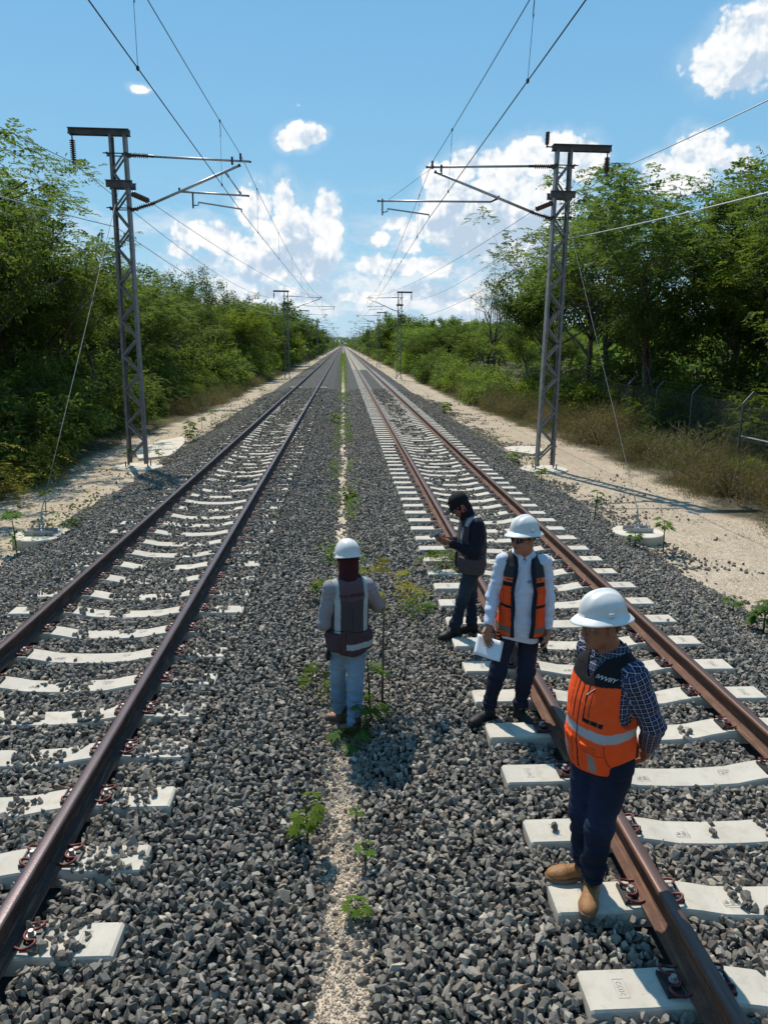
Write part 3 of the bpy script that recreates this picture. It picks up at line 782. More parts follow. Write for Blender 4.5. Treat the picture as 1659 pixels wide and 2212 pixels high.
# wires
def catenary(p, q, sag, n=24):
    p = Vector(p); q = Vector(q); return [p.lerp(q, t_) - Vector((0, 0, 4*sag*t_*(1-t_))) for t_ in np.linspace(0, 1, n)]
def wire(name, spans, r, mat, label, group=None, droppers=None):
    pts = []
    for s in spans: pts += s if not pts else s[1:]
    o = MB().tube(pts, r, 6).build(name, mat, None, True); tag(o, label, 'wire', group); return o
for side in (-1, 1):
    sn = 'left' if side < 0 else 'right'
    pl = PLACED[side]
    prevY = -34.6
    def node(i, key):
        if i < 0:
            ref = pl[1]; v = ref[0] + ref[1][key]; return Vector((v.x, prevY, v.z))
        return pl[i][0] + pl[i][1][key]
    N = len(pl)
    con = [catenary(node(i, 'contact'), node(i+1, 'contact'), .03, 12) for i in range(-1, N-1)]
    mes = [catenary(node(i, 'mess'), node(i+1, 'mess'), .62 if i else .72, 24) for i in range(-1, N-1)]
    cw = wire('contact_wire', con, .0085, M_WIRE, f'dark contact wire hanging above the {sn} track', 'overhead wires')
    wire('messenger_wire', mes, .0075, M_WIRE, f'dark curved messenger wire above the {sn} contact wire', 'overhead wires')
    nd = 0
    for i in range(-1, 6):
        p0, p1 = node(i, 'mess'), node(i+1, 'mess'); c0, c1 = node(i, 'contact'), node(i+1, 'contact'); sg = .62 if i else .72
        L = (p1-p0).length; n = int(L/6.6)
        for j in range(n):
            t_ = (j + .5)/n; a = p0.lerp(p1, t_); a.z -= 4*sg*t_*(1-t_); b = c0.lerp(c1, t_); b.z -= 4*.03*t_*(1-t_)
            if a.y < 3: continue
            d = MB().tube([a, b], .0035, 5); 
            for q in (a, b): d.box((q.x-.014, q.y-.03, q.z-.022), (q.x+.014, q.y+.03, q.z+.022))
            if a.y < 30: d.tube([a, a + Vector((0, .05, -.12)), a + Vector((0, .09, -.22)), a + Vector((0, .05, -.30)), a + Vector((0, 0, -.26))], .003, 4)
            d.build('dropper', M_WIRE, cw); nd += 1
    fd = [catenary(node(i, 'feed'), node(i+1, 'feed'), 1.0 if i < 0 else .8, 24) for i in range(-1, N-1)]
    wire('feeder_wire', fd, .011, M_WIREL, f'pale feeder wire slung outside the {sn} row of masts', 'overhead wires')
    # lower return wire fixed to the mast
    e0 = (at_y(245, 490, MY[-1]) if side < 0 else at_y(1232, 516, MY[1]))
    def low(i):
        zz = float(e0[2]); x = (pl[i][0].x if i >= 0 else pl[0][0].x) + side*.2; y = pl[i][0].y if i >= 0 else prevY
        return Vector((x + (side*.35 if i < 0 else 0), y, zz))
    wire('return_wire', [catenary(low(i), low(i+1), 1.15 if i < 0 else .75, 24) for i in range(-1, N-1)], .011, M_WIREL, f'pale lower wire running along the {sn} row of masts', 'overhead wires')
    # anchor wire from the near mast out to the messenger wire at the second mast
    a0 = Vector(at_y(292, 424, MY[-1])) if side < 0 else Vector(at_y(1186, 443, MY[1]))
    wire('anchor_wire', [catenary(a0 + Vector((-side*.28, .25, -.06)), node(1, 'mess'), .55, 20)], .007, M_WIRE, f'dark anchor wire from the nearest {sn} mast to the second bracket', 'overhead wires')
    ai = MB(); insulator(ai, a0 + Vector((side*.05, -.05, .05)), a0 + Vector((-side*.28, .25, -.06)), .075, 6, .06)
    o = ai.build('anchor_insulator', M_INS, None, True); tag(o, f'stubby brown insulator beside the clamp of the nearest {sn} mast', 'insulator', 'anchor insulators')
    # guy rod down to its round anchor block
    dx, dy_ = ((90, 1152) if side < 0 else (1377, 1146))
    base = at_z(dx, dy_, GZ + .2); c = empty('guy_anchor', (base[0], base[1], GZ))
    tag(c, f'round white concrete anchor block with steel shackle, {sn} sand path', 'anchor block', 'guy anchors')
    m = MB(); rr_ = .46; m.lathe([(rr_, -.2), (rr_, .17), (rr_-.012, .185), (.0001, .187)], 48); m.build('block', M_FOUND, c)
    h = MB()
    for q in (-.075, .075):
        h.box((-.24, q-.035, .20), (.24, q+.035, .206)); h.box((-.24, q+.033 if q > 0 else q-.041, .19), (.24, q+.041 if q > 0 else q-.033, .27))
        for s_ in (-.18, .18): h.lathe([(.012, .18), (.012, .32)], 8, (s_, q, 0)); h.lathe([(.024, .206), (.024, .228)], 6, (s_, q, 0))
    h.box((-.04, -.09, .206), (.04, .09, .25)); h.build('clamp_channel', M_GALV, c)
    k = MB(); k.bar((-.03, 0, .22), (-.03, .05, .40), .012, .06); k.bar((.03, 0, .22), (.03, .05, .40), .012, .06); k.lathe([(.02, -.06), (.02, .06)], 8, (0, .03, .36), (1, 0, 0)); k.tube([(0, .04, .36), (0, .09, .56)], .016, 8)
    k.build('shackle', M_GALV, c)
    top = pl[0][0] + Vector((0, -.12, pl[0][1]['zc'] - .05)); bot = Vector((base[0], base[1] + .09, GZ + .56))
    g = MB().tube([top, bot], .005, 6).tube([bot, bot + (top-bot).normalized()*.35], .012, 8).build('guy_wire', M_STEEL); tag(g, f'thin pale guy wire from the nearest {sn} mast down to its anchor block', 'wire', 'guy wires')
# pale slabs on the path
for (pts, lab) in (([(290, 975), (335, 955), (395, 944), (402, 955), (372, 985), (300, 992)], 'pale concrete slab on the path behind the nearest left mast'),
                   ([(1088, 968), (1105, 965), (1165, 965), (1172, 975), (1150, 982), (1100, 975)], 'flat white concrete slab on the path left of the nearest right mast')):
    g = [at_z(x, y, GZ + .05) for x, y in pts]; n = len(g)
    mb = MB(); mb.add([(p[0], p[1], GZ + .075) for p in g] + [(p[0], p[1], GZ - .1) for p in g], [tuple(range(n))] + [(i, n+i, n+(i+1) % n, (i+1) % n) for i in range(n)])
    tag(mb.build('concrete_slab', M_FOUND), lab, 'slab', 'pale slabs')
# ================================================================== FENCES
M_POST = simple('galvanised_fence_post', (.10, .115, .115), (.18, .19, .19), 8, .6, .4, .1)
M_MESH = simple('fence_wire', (.09, .10, .10), None, rough=.6, metal=.3, bump=0)
def fence(line, label, rail=None, h=1.95):
    root = empty('chain_link_fence', (line[0][0], line[0][1], GZ)); tag(root, label, 'fence', 'chain link fences')
    L = [Vector((x, y, 0)) for x, y in line]; pts = []
    for a, b in zip(L[:-1], L[1:]):
        n = max(1, round((b-a).length/3.0)); pts += [a.lerp(b, i/n) for i in range(n)]
    pts.append(L[-1]); O = Vector((line[0][0], line[0][1], 0)); out = 1 if line[0][0] > 0 else -1
    mb = MB()
    for a, b in zip(pts[:-1], pts[1:]):
        a = a - O; b = b - O; d = b - a; W_ = d.length; u = d/W_
        s = -h
        while s < W_:
            for sg in (1, -1):
                t0 = max(0, s); t1 = min(W_, s + h)
                if t1 > t0:
                    z0, z1 = (t0-s, t1-s) if sg > 0 else (h-(t0-s), h-(t1-s))
                    mb.bar(a + u*t0 + Vector((0, 0, z0)), a + u*t1 + Vector((0, 0, z1)), .0035, .0035)
            s += .10
        for zz in (.02, h*.5, h): mb.bar(a + Vector((0, 0, zz)), b + Vector((0, 0, zz)), .006, .006)
        for q in (.12, .26, .38): mb.bar(a + Vector((out*q*.6, 0, h + q*.75)), b + Vector((out*q*.6, 0, h + q*.75)), .004, .004)
    mb.build('wire_mesh', M_MESH, root)
    for p in pts:
        q = p - O; m = MB(); m.tube([q, q + Vector((0, 0, h + .03)), q + Vector((out*.26, 0, h + .34))], .030, 8); m.build('post', M_POST, root)
    if rail:
        a, b = [Vector(v) - Vector((O.x, O.y, 0)) for v in rail]; MB().tube([a, b], .024, 8).build('rail', M_WIREL, root)
    return root
fence([(11.25, 14), (11.15, 20), (11.6, 24), (11.9, 36), (11.0, 44), (9.2, 52), (7.9, 62)], 'grey chain link fence with angled barbed-wire arms in the brush on the right', ((11.2, 20.1, GZ + 1.5), (11.5, 17.2, GZ + 1.45)))
fence([(-9.6, 16), (-9.8, 30), (-9.8, 46)], 'chain link fence half hidden by brush on the left')
# ================================================================== VEGETATION
def leaf_fn(c0, c1, c2, trans=.42):
    def fn(t):
        a = t.new('ShaderNodeAttribute', attribute_name='lr').outputs['Fac']
        rnd = t.new('ShaderNodeObjectInfo').outputs['Random']
        c = t.ramp(a, [(0, c0), (.55, c1), (1, c2)])
        c = t.mix(t.maprange(t.noise(world_co(t), .55, 3), .35, .7, 0, .55), c, tuple(v*f for v, f in zip(c1, (1.5, 1.2, .9))))
        hs = t.new('ShaderNodeHueSaturation', {'Hue': t.maprange(rnd, 0, 1, .478, .515), 'Saturation': t.maprange(rnd, 0, 1, 1.05, .9), 'Value': t.maprange(t.math('FRACT', t.math('MULTIPLY', rnd, 7.3)), 0, 1, .72, 1.3), 'Color': c})
        p = principled(t, hs.outputs[0], .7, 0, None, .12)
        tb = t.new('ShaderNodeBsdfTranslucent', {'Color': t.mix(.35, hs.outputs[0], (.30, .42, .04))})
        return t.new('ShaderNodeMixShader', {0: trans, 1: p, 2: tb})
    return fn
M_LEAF = material('tree_leaves', leaf_fn((.036, .062, .015), (.072, .122, .024), (.135, .200, .036), .45))
M_LEAFY = material('yellow_green_leaves', leaf_fn((.10, .16, .018), (.17, .26, .030), (.25, .34, .045), .48))
M_LEAFD = material('dark_glossy_leaves', leaf_fn((.026, .052, .014), (.052, .098, .020), (.090, .155, .028), .36))
M_FERN = material('golden_fern_leaves', leaf_fn((.12, .13, .015), (.22, .19, .025), (.30, .22, .035)))
M_DRY = material('dry_brown_brush', leaf_fn((.085, .062, .035), (.15, .112, .062), (.24, .19, .11), .25))
M_STRAW = material('dry_grass_blades', leaf_fn((.11, .10, .035), (.20, .165, .075), (.32, .26, .14), .3))
M_DRYG = material('dry_brown_grass', leaf_fn((.10, .078, .042), (.165, .13, .072), (.26, .21, .13), .3))
M_SEED = material('seedling_leaves', leaf_fn((.038, .085, .014), (.075, .150, .022), (.15, .23, .034), .42))
M_BARK = simple('grey_brown_bark', (.07, .055, .042), (.15, .125, .10), 8, .9, 0, .6, .01, 25)
M_TWIG = simple('pale_dead_twigs', (.20, .17, .14), (.32, .28, .24), 8, .9, 0, .3, .005, 25)

def leaves(c, d, n_, L, Wd, r, fold=.25):
    """c centres, d directions, n_ normals (N,3) -> verts, quads, one value per vertex"""
    d = d/np.linalg.norm(d, axis=1, keepdims=True); s = np.cross(d, n_); s /= np.linalg.norm(s, axis=1, keepdims=True) + 1e-9
    L = L[:, None]; Wd = Wd[:, None]
    a = c; b = c + d*L*.45 + s*Wd*.5 + n_*Wd*fold; e = c + d*L; f = c + d*L*.45 - s*Wd*.5 + n_*Wd*fold
    v = np.stack([a, b, e, f], 1).reshape(-1, 3); q = np.arange(len(v)).reshape(-1, 4)
    return v, q, np.repeat(r, 4)
def unit(rg, n):
    v = rg.normal(size=(n, 3)); return v/np.linalg.norm(v, axis=1, keepdims=True)
def fronds(rg, C, out, nf, npair, Lf, Ll, Wl, droop=.5, spread=.35):
    """feathery sprays: C clump centres, out the outward directions"""
    N = len(C)*nf
    c = np.repeat(C, nf, 0) + rg.normal(size=(N, 3))*spread*np.array([1, 1, .55]); o = np.repeat(out, nf, 0)
    d = o*.8 + unit(rg, N)*.9; d[:, 2] = d[:, 2]*.5 + .1; d /= np.linalg.norm(d, axis=1, keepdims=True)
    Lr = Lf*rg.uniform(.6, 1.2, N); side = np.cross(d, [0, 0, 1.]); side /= np.linalg.norm(side, axis=1, keepdims=True) + 1e-9
    rv = rg.random(N)*.7
    V, Q, A = [], [], []
    nn = np.cross(side, d)
    for k in range(npair):
        u = (k + .6)/npair
        p = c + d*(Lr*u)[:, None]; p[:, 2] -= droop*Lr*u*u
        for s in (-1, 1):
            dd = side*s + d*.45 + rg.normal(size=(N, 3))*.18; dd[:, 2] -= .25
            w = math.sin(math.pi*min(.95, .2 + u*.75))
            v, q, a = leaves(p, dd, nn, np.full(N, Ll)*(.55 + .6*w)*rg.uniform(.8, 1.2, N), np.full(N, Wl)*rg.uniform(.8, 1.2, N), np.clip(rv + rg.random(N)*.3, 0, 1))
            Q.append(q + sum(len(x) for x in V)); V.append(v); A.append(a)
    return np.concatenate(V), np.concatenate(Q), np.concatenate(A)
def broad(rg, C, out, n, L, Wl, spread):
    N = len(C)*n
    c = np.repeat(C, n, 0) + unit(rg, N)*(rg.random(N)**.5)[:, None]*spread*np.array([1, 1, .7]); o = np.repeat(out, n, 0)
    d = o*.5 + unit(rg, N); d[:, 2] -= .35
    nn = unit(rg, N); nn[:, 2] = np.abs(nn[:, 2]) + .5; nn /= np.linalg.norm(nn, axis=1, keepdims=True)
    cr = np.repeat(rg.random(len(C))*.45, n)
    return leaves(c, d, nn, L*rg.uniform(.6, 1.3, N), Wl*rg.uniform(.6, 1.2, N), np.clip(cr + rg.random(N)*.55, 0, 1))
def leaf_mesh(name, parts, mat):
    V, Q, A = [], [], []; n = 0
    for v, q, a in parts: V.append(v); Q.append(q + n); A.append(a); n += len(v)
    me = mesh_np(name, np.concatenate(V), np.concatenate(Q)); set_attr(me, 'lr', np.concatenate(A)); me.materials.append(mat); return me
def skeleton(rg, H, trunk_h, spread, r0, lean=.1, nb=7, levels=3, stems=1):
    """limbs as tubes; returns MB and the clump centres with outward directions"""
    mb = MB(); tips = []
    def grow(p, d, L, r, lev):
        n = 4; pts = [p]; rs = [r]; q = np.array(p, float); dd = d/np.linalg.norm(d)
        for i in range(n):
            dd = dd + rg.normal(size=3)*.16 + np.array([0, 0, .06]); dd /= np.linalg.norm(dd)
            q = q + dd*L/n; pts.append(q.copy()); rs.append(r*(1 - (.85 if lev >= levels else (.68 if lev == 0 else .5))*(i+1)/n))
        mb.tube(pts, rs, 6 if lev < 2 else 4)
        if lev >= levels: tips.append((q.copy(), dd.copy())); return
        if lev >= 1: tips.append((pts[3], dd.copy()))
        k = nb if lev == 0 else (3 if lev == 1 else 3)
        for j in range(k):
            u = rg.uniform(.45, 1.0) if lev == 0 else rg.uniform(.35, 1.0); i = min(n-1, int(u*n)); bp = pts[i] + (pts[i+1]-pts[i])*(u*n-i)
            az = rg.uniform(0, 2*math.pi) if lev else 2*math.pi*(j + rg.uniform(-.3, .3))/k
            h = np.array([math.cos(az), math.sin(az), 0])
            nd = dd*.55 + h*spread*(1 if lev else 1.0) + np.array([0, 0, rg.uniform(-.05, .35)])
            grow(bp, nd, L*rg.uniform(.45, .68), rs[i]*.55, lev+1)
    for s in range(stems):
        a = rg.uniform(0, 6.28); off = np.array([math.cos(a), math.sin(a), 0])*(.25*s)
        grow(off, np.array([rg.normal()*lean, rg.normal()*lean, 1.]), trunk_h*rg.uniform(.85, 1.1), r0*(.8 if s else 1), 0)
    T = np.array([a for a, b in tips]); D = np.array([b for a, b in tips])
    zmax = T[:, 2].max(); sc = (H - .35)/zmax
    mb.v = [(x*sc, y*sc, z*sc) for x, y, z in mb.v]; T = T*sc
    return mb, T, D
def tree_proto(seed, H, kind, mat, **kw):
    rg = np.random.default_rng(seed)
    a = dict(trunk_h=H*.62, spread=.85, r0=H*.016, nb=8, levels=3); a.update(kw)
    mb, T, D = skeleton(rg, H, **a)
    cen = T.mean(0); out = (T - cen)/np.linalg.norm(T - cen, axis=1, keepdims=True); out = out*.7 + D*.4
    parts = []
    if kind == 'feather': parts.append(fronds(rg, T, out, 12, 6, .50, .17, .058, .45, .38)); parts.append(broad(rg, T, out, 22, .15, .08, .5))
    elif kind == 'broad': parts.append(broad(rg, T, out, 95, .17, .10, .62))
    elif kind == 'sparse': parts.append(broad(rg, T, out, 24, .15, .08, .45))
    elif kind == 'far': parts.append(broad(rg, T, out, 40, .32, .22, .75))
    cm = leaf_mesh('crown', parts, mat)
    o = mb.build('trunk', M_BARK, None, True); tm = o.data; bpy.data.objects.remove(o)
    return tm, cm
def shrub_proto(seed, H, Wd, mat, kind='broad', n=70):
    rg = np.random.default_rng(seed); mb = MB(); T = []
    for i in range(n):
        a = rg.uniform(0, 6.28); r_ = rg.random()**.5*Wd*.5; z = H*(.12 + .83*rg.random())*(1 - .45*(r_/(Wd*.5))**2)
        T.append((r_*math.cos(a), r_*math.sin(a), z))
        if i % 4 == 0: mb.tube([(r_*.1*math.cos(a), r_*.1*math.sin(a), 0), (r_*.5*math.cos(a), r_*.5*math.sin(a), z*.6), T[-1]], [.02, .014, .005], 4)
    T = np.array(T); o_ = T - np.array([0, 0, H*.35]); o_ /= np.linalg.norm(o_, axis=1, keepdims=True)
    if kind == 'broad': pr = [broad(rg, T, o_, 46, .14, .075, .36)]
    elif kind == 'feather': pr = [fronds(rg, T, o_, 5, 7, .48, .13, .04, .5, .2), broad(rg, T, o_, 12, .12, .06, .35)]
    elif kind == 'twiggy':
        N = n*26; c = np.repeat(T, 26, 0) + rg.normal(size=(N, 3))*.22; d = unit(rg, N); d[:, 2] = np.abs(d[:, 2]) + .3
        pr = [leaves(c, d, unit(rg, N), rg.uniform(.12, .42, N), np.full(N, .013), rg.random(N), 0), broad(rg, T, o_, 10, .07, .035, .35)]
    cm = leaf_mesh('foliage', pr, mat); o = mb.build('stems', M_BARK, None, True); tm = o.data; bpy.data.objects.remove(o); return tm, cm

TREES = {
 'feather': [tree_proto(s, 9.5, 'feather', M_LEAF) for s in (11, 12, 13)],
 'featherlow': [tree_proto(s, 7.5, 'feather', M_LEAF, trunk_h=4.0, nb=9) for s in (21, 22)],
 'yellow': [tree_proto(s, 8, 'feather', M_LEAFY, nb=7) for s in (31, 32)],
 'broad': [tree_proto(s, 8.5, 'broad', M_LEAFD, nb=8) for s in (41, 42)],
 'sparse': [tree_proto(s, 9.5, 'sparse', M_LEAF, nb=6, spread=.6) for s in (51,)],
 'far': [tree_proto(s, 8, 'far', m, nb=8) for s, m in ((61, M_LEAF), (62, M_LEAF), (63, M_LEAFD), (64, M_LEAFY))],
}
SHRUBS = {
 'green': [shrub_proto(s, 2.6, 3.0, M_LEAF) for s in (71, 72)],
 'bright': [shrub_proto(s, 2.4, 2.8, M_LEAFY) for s in (73,)],
 'feather': [shrub_proto(s, 3.0, 3.2, M_LEAF, 'feather') for s in (74, 75)],
 'fern': [shrub_proto(s, 1.5, 2.0, M_FERN, 'feather', 36) for s in (76,)],
 'dark': [shrub_proto(s, 3.2, 3.2, M_LEAFD, 'broad', 90) for s in (77, 78)],
 'dry': [shrub_proto(s, 1.3, 2.4, M_DRY, 'twiggy', 80) for s in (79, 80)],
}
vr = random.Random(99)
def plant(name, proto, x, y, h, h0, label, cat, group, w=1.0, z=None, lean=0):
    tm, cm = proto; root = empty(name, (x, y, GZ - .05 if z is None else z), vr.uniform(0, 6.28))
    s = h/h0; root.scale = (s*w, s*w, s)
    a = bpy.data.objects.new('trunk' if 'tree' in name else 'stems', tm); b = bpy.data.objects.new('crown' if 'tree' in name else 'foliage', cm)
    for o in (a, b): COL.objects.link(o); o.parent = root
    return tag(root, label, cat, group)
H0 = {'feather': 9.5, 'featherlow': 7.5, 'yellow': 8, 'broad': 8.5, 'sparse': 9.5, 'far': 8}
S0H = {'green': 2.6, 'bright': 2.4, 'feather': 3.0, 'fern': 1.5, 'dark': 3.2, 'dry': 1.3}
KW = {'feather': 'feathery green', 'featherlow': 'bushy feathery', 'yellow': 'bright yellow-green', 'broad': 'dark broad-leaved', 'sparse': 'thin-crowned', 'far': 'leafy green'}
def tree(kind, x, y, h, w=1.0, label=None, i=None):
    sd_ = 'left' if x < 0 else 'right'
    d = 'near' if y < 30 else ('mid-distance' if y < 70 else ('distant' if y < 140 else 'far-off'))
    if label is None:
        row = 'edge' if abs(x) < 12.5 else ('second row' if abs(x) < 17 else 'back')
        label = f'{KW[kind]} tree in the {row} of the {sd_} wood, {d}'
    pr = TREES[kind]; i = vr.randrange(len(pr)) if i is None else i
    return plant('tree', pr[i], x, y, h, H0[kind], label, 'tree', f'trees of the {sd_} wood', w)
def shrub(kind, x, y, h, w=1.0, label=None):
    sd_ = 'left' if x < 0 else 'right'
    look = {'green': 'leafy green', 'bright': 'bright green', 'feather': 'feathery green', 'fern': 'golden fern-like', 'dark': 'dense dark', 'dry': 'dry brown twiggy'}[kind]
    d = 'close by' if y < 22 else ('midway' if y < 50 else ('farther off' if y < 110 else 'far away'))
    label = label or f'{look} shrub on the {sd_} path edge, {d}'
    pr = SHRUBS[kind]; return plant('shrub', pr[vr.randrange(len(pr))], x, y, h, S0H[kind], label, 'shrub', f'shrubs along the {sd_} wood', w)
# ---- left wood, near
tree('feather', -10.9, 23.5, 9.6, 1.05, 'tall light green feathery tree rising beside the nearest left mast', 0)
tree('feather', -11.6, 19.6, 8.6, 1.0, 'tall feathery tree cut by the left picture edge'); tree('broad', -9.7, 21.0, 6.8, .8); tree('feather', -9.9, 26.6, 8.6, .85); tree('feather', -12.3, 27.5, 10.2, .9, None, 1); tree('broad', -9.6, 30.5, 6.6, .8)
tree('sparse', -12.6, 22.5, 10.0, .8, 'tall thin tree with bare top twigs at the left picture edge')
tree('feather', -13.5, 25, 9.2, .9); tree('broad', -12.2, 17.5, 7.2, 1.0); tree('featherlow', -14.5, 15.5, 8.2); tree('broad', -16.5, 20, 9.5)
tree('featherlow', -11.2, 27.5, 6.6, .95); tree('broad', -13.4, 30.5, 7.6); tree('yellow', -11.0, 32.5, 7.3, .8, 'sunlit light green tree just right of the nearest left mast'); tree('feather', -14.5, 35, 8.3)
tree('sparse', -11.5, 38, 7.6, .8); tree('featherlow', -11.6, 42, 6.6); tree('broad', -14.8, 43, 8.4); tree('featherlow', -11.0, 48, 7.0, .9); tree('sparse', -12.0, 53, 8.6, .7)
tree('feather', -15.5, 52, 8.8); tree('broad', -11.8, 58, 7.4); tree('sparse', -11.5, 64, 9.2, .8); tree('broad', -11.8, 66, 9.8, .8, 'dark umbrella-shaped tree behind the second left mast'); tree('yellow', -10.6, 71, 7.6, .9); tree('feather', -15.5, 64, 9.4)
# ---- right wood, near
tree('feather', 13.2, 31, 11.0, 1.0, 'big drooping feathery tree behind the nearest right mast', 1); tree('feather', 12.4, 37.5, 11.6, 1.0, None, 2)
tree('broad', 12.0, 42.5, 11.4, .95); tree('feather', 14.5, 40, 11.8, 1.0, None, 0); tree('feather', 17.5, 33, 11.6, 1.0, None, 0); tree('feather', 16.5, 26.5, 10.6, 1.0); tree('broad', 19.0, 28, 10.8); tree('feather', 15.0, 22.5, 9.2, .95)
tree('yellow', 14.0, 25.5, 7.6, .8, 'light green tree in front of the dark right wood'); tree('broad', 17.4, 21.5, 9.6, .95); tree('sparse', 14.6, 19.6, 8.8, .8); tree('featherlow', 17.0, 17.5, 9.6, .9); tree('yellow', 13.2, 20.6, 5.8, .8)
tree('featherlow', 13.6, 16.8, 7.4, .8, 'feathery tree overhanging the right picture edge'); tree('broad', 20.5, 38, 11.5); tree('feather', 21.5, 23, 11.5); tree('broad', 13.0, 44.5, 8.6, .8); tree('broad', 15.8, 30, 8.0, .9); tree('broad', 12.8, 29, 6.4, .8); tree('broad', 15.5, 36, 8.5, .9)
tree('broad', 12.8, 50, 5.6, .9, 'dark round tree standing clear beyond the fence on the right'); tree('yellow', 12.6, 57, 4.6); tree('featherlow', 10.8, 67, 4.8); tree('yellow', 14.5, 70, 5.4); tree('broad', 12.5, 78, 6.0); tree('featherlow', 18, 62, 5.4); tree('featherlow', 22, 75, 6.2)
# ---- both woods farther down the line
for side in (-1, 1):
    y = 78 if side < 0 else 84
    while y < 330:
        for row in range(3):
            x = side*(10.4 + row*vr.uniform(4, 5.6) + vr.uniform(-.8, .8)); yy = y + vr.uniform(-2, 2)
            h = vr.uniform(6.0, 9.6)
            if side > 0 and yy < 125: h = vr.uniform(5.2, 7.2)
            if side < 0 and yy < 110: h = vr.uniform(7.4, 9.8)
            tree('far' if yy > 100 else vr.choice(['featherlow', 'broad', 'yellow', 'sparse']), x, yy, h, vr.uniform(.85, 1.15))
        y += 5.2 if y < 150 else 8.5
# shrubs along both edges of the path
for side in (-1, 1):
    y = 12.0
    while y < 200:
        ex = (8.5 if side < 0 else (9.3 if y < 32 else 8.5)) + vr.uniform(-.3, .5)
        if side < 0:
            k = vr.choice(['green', 'feather', 'green', 'bright', 'feather', 'green']); h = vr.uniform(1.5, 3.4) + (1.2 if y > 50 else 0); shrub(k, -(ex + .3 + .25*h), y, h, vr.uniform(.85, 1.2))
            if y > 30 and vr.random() < .5: shrub('dry', -(ex - .9), y + 1.2, vr.uniform(.6, 1.1), 1.2)
            if y < 60: shrub(vr.choice(['dark', 'green']), -(12.0 + vr.uniform(-.4, .8)), y + 1, vr.uniform(2.6, 4.2), 1.1)
        else:
            if y > 24:
                k = vr.choice(['green', 'feather', 'bright', 'bright', 'feather']); h = vr.uniform(1.5, 2.8) + (.8 if y > 60 else 0); shrub(k, ex + 1.9 + .4*h if y < 44 else ex + .6, y, h, vr.uniform(.9, 1.2))
            if y < 75 or vr.random() < .3: shrub('dry', ex + vr.uniform(-.2, .5), y + .8, vr.uniform(.7, 1.35), vr.uniform(.9, 1.3))
            if y < 60 and vr.random() < .35: shrub(vr.choice(['green', 'feather', 'bright']), ex + vr.uniform(.2, 1.4), y + .3, vr.uniform(.5, 1.1), 1.1)
            if y < 52: shrub('dry', ex + 1.2, y + .3, vr.uniform(.6, 1.2), 1.4); shrub(vr.choice(['dark', 'green', 'feather', 'feather']), 12.9 + vr.uniform(-.3, .8), y, vr.uniform(2.0, 3.6), 1.1); y < 38 and shrub(vr.choice(['dark', 'green', 'dark']), 15.6 + vr.uniform(-.4, .8), y + 1, vr.uniform(2.6, 4.2), 1.2)
        y += 1.9 if y < 60 else (3.6 if y < 110 else 6.0)
for x, y, h in ((-8.0, 17.4, 1.5), (-8.4, 18.9, 1.7), (-7.8, 15.9, 1.0), (-8.7, 21.0, 1.4), (-8.6, 14.6, 1.5), (-9.4, 16.6, 1.8), (-8.9, 12.4, 1.3), (-8.8, 19.3, 1.1)): shrub('fern', x, y, h, 1.0, None if y != 14.6 else 'golden yellow fern-like bush at the left picture edge')
shrub('green', 10.3, 62, 3.2, 1.3, 'big rounded green bush at the end of the grey fence'); shrub('dark', 9.0, 70, 3.4, 1.3, 'dark green bush left of the grey fence')
# bare tree hung with vines
rg = np.random.default_rng(5)
mb, T, D = skeleton(rg, 10.6, 6.2, .55, .17, .05, 8, 4)
root = empty('bare_tree', (12.4, 62, GZ)); tag(root, 'nearly bare grey tree hung with dry vines left of the right wood', 'tree')
mb.build('trunk', M_BARK, root, True)
parts = [broad(rg, T[::4], D[::4], 7, .16, .10, .3)]
_c = np.repeat(T, 9, 0) + rg.normal(size=(len(T)*9, 3))*.12; _d = unit(rg, len(_c)) + np.repeat(D, 9, 0)*.6
parts.append(leaves(_c, _d, unit(rg, len(_c)), rg.uniform(.3, .9, len(_c)), np.full(len(_c), .016), rg.random(len(_c))*.3, 0))
leafo = bpy.data.objects.new('crown', leaf_mesh('crown', parts, M_LEAFD)); COL.objects.link(leafo); leafo.parent = root
vm = MB()
for i in range(90):
    p = T[rg.integers(len(T))]; k = rg.uniform(.3, 3.2) if rg.random() < .7 else p[2]*.8
    q = p*np.array([.6, .6, 1]) if k > 3 else p
    vm.tube([q, q + np.array([rg.normal()*.1, rg.normal()*.1, -k*.5]), q + np.array([rg.normal()*.15, rg.normal()*.15, -k])], [.012, .01, .006], 3)
for i in range(60):
    a = rg.uniform(0, 6.28); vm.tube([(.28*math.cos(a), .28*math.sin(a), rg.uniform(0, 1.5)), (.35*math.cos(a+.4), .35*math.sin(a+.4), rg.uniform(2.5, 4.2))], .02, 3)
vm.build('hanging_vines', M_BARK, root)
# dead snags standing over the wood
for x, y, h, lab in ((-12.0, 20.2, 9.8, 'bare forked snag sticking up above the trees at the left edge'), (-11.8, 55, 9.4, 'thin bare snag above the left wood near the second mast'), (15.0, 24.5, 9.0, 'pale dead branchy trunk in the right wood')):
    mb, T, D = skeleton(np.random.default_rng(int(h*10)), h, h*.6, .45, .07, .05, 4, 3); r_ = empty('dead_tree', (x, y, GZ)); tag(r_, lab, 'tree'); mb.build('trunk', M_TWIG, r_, True)
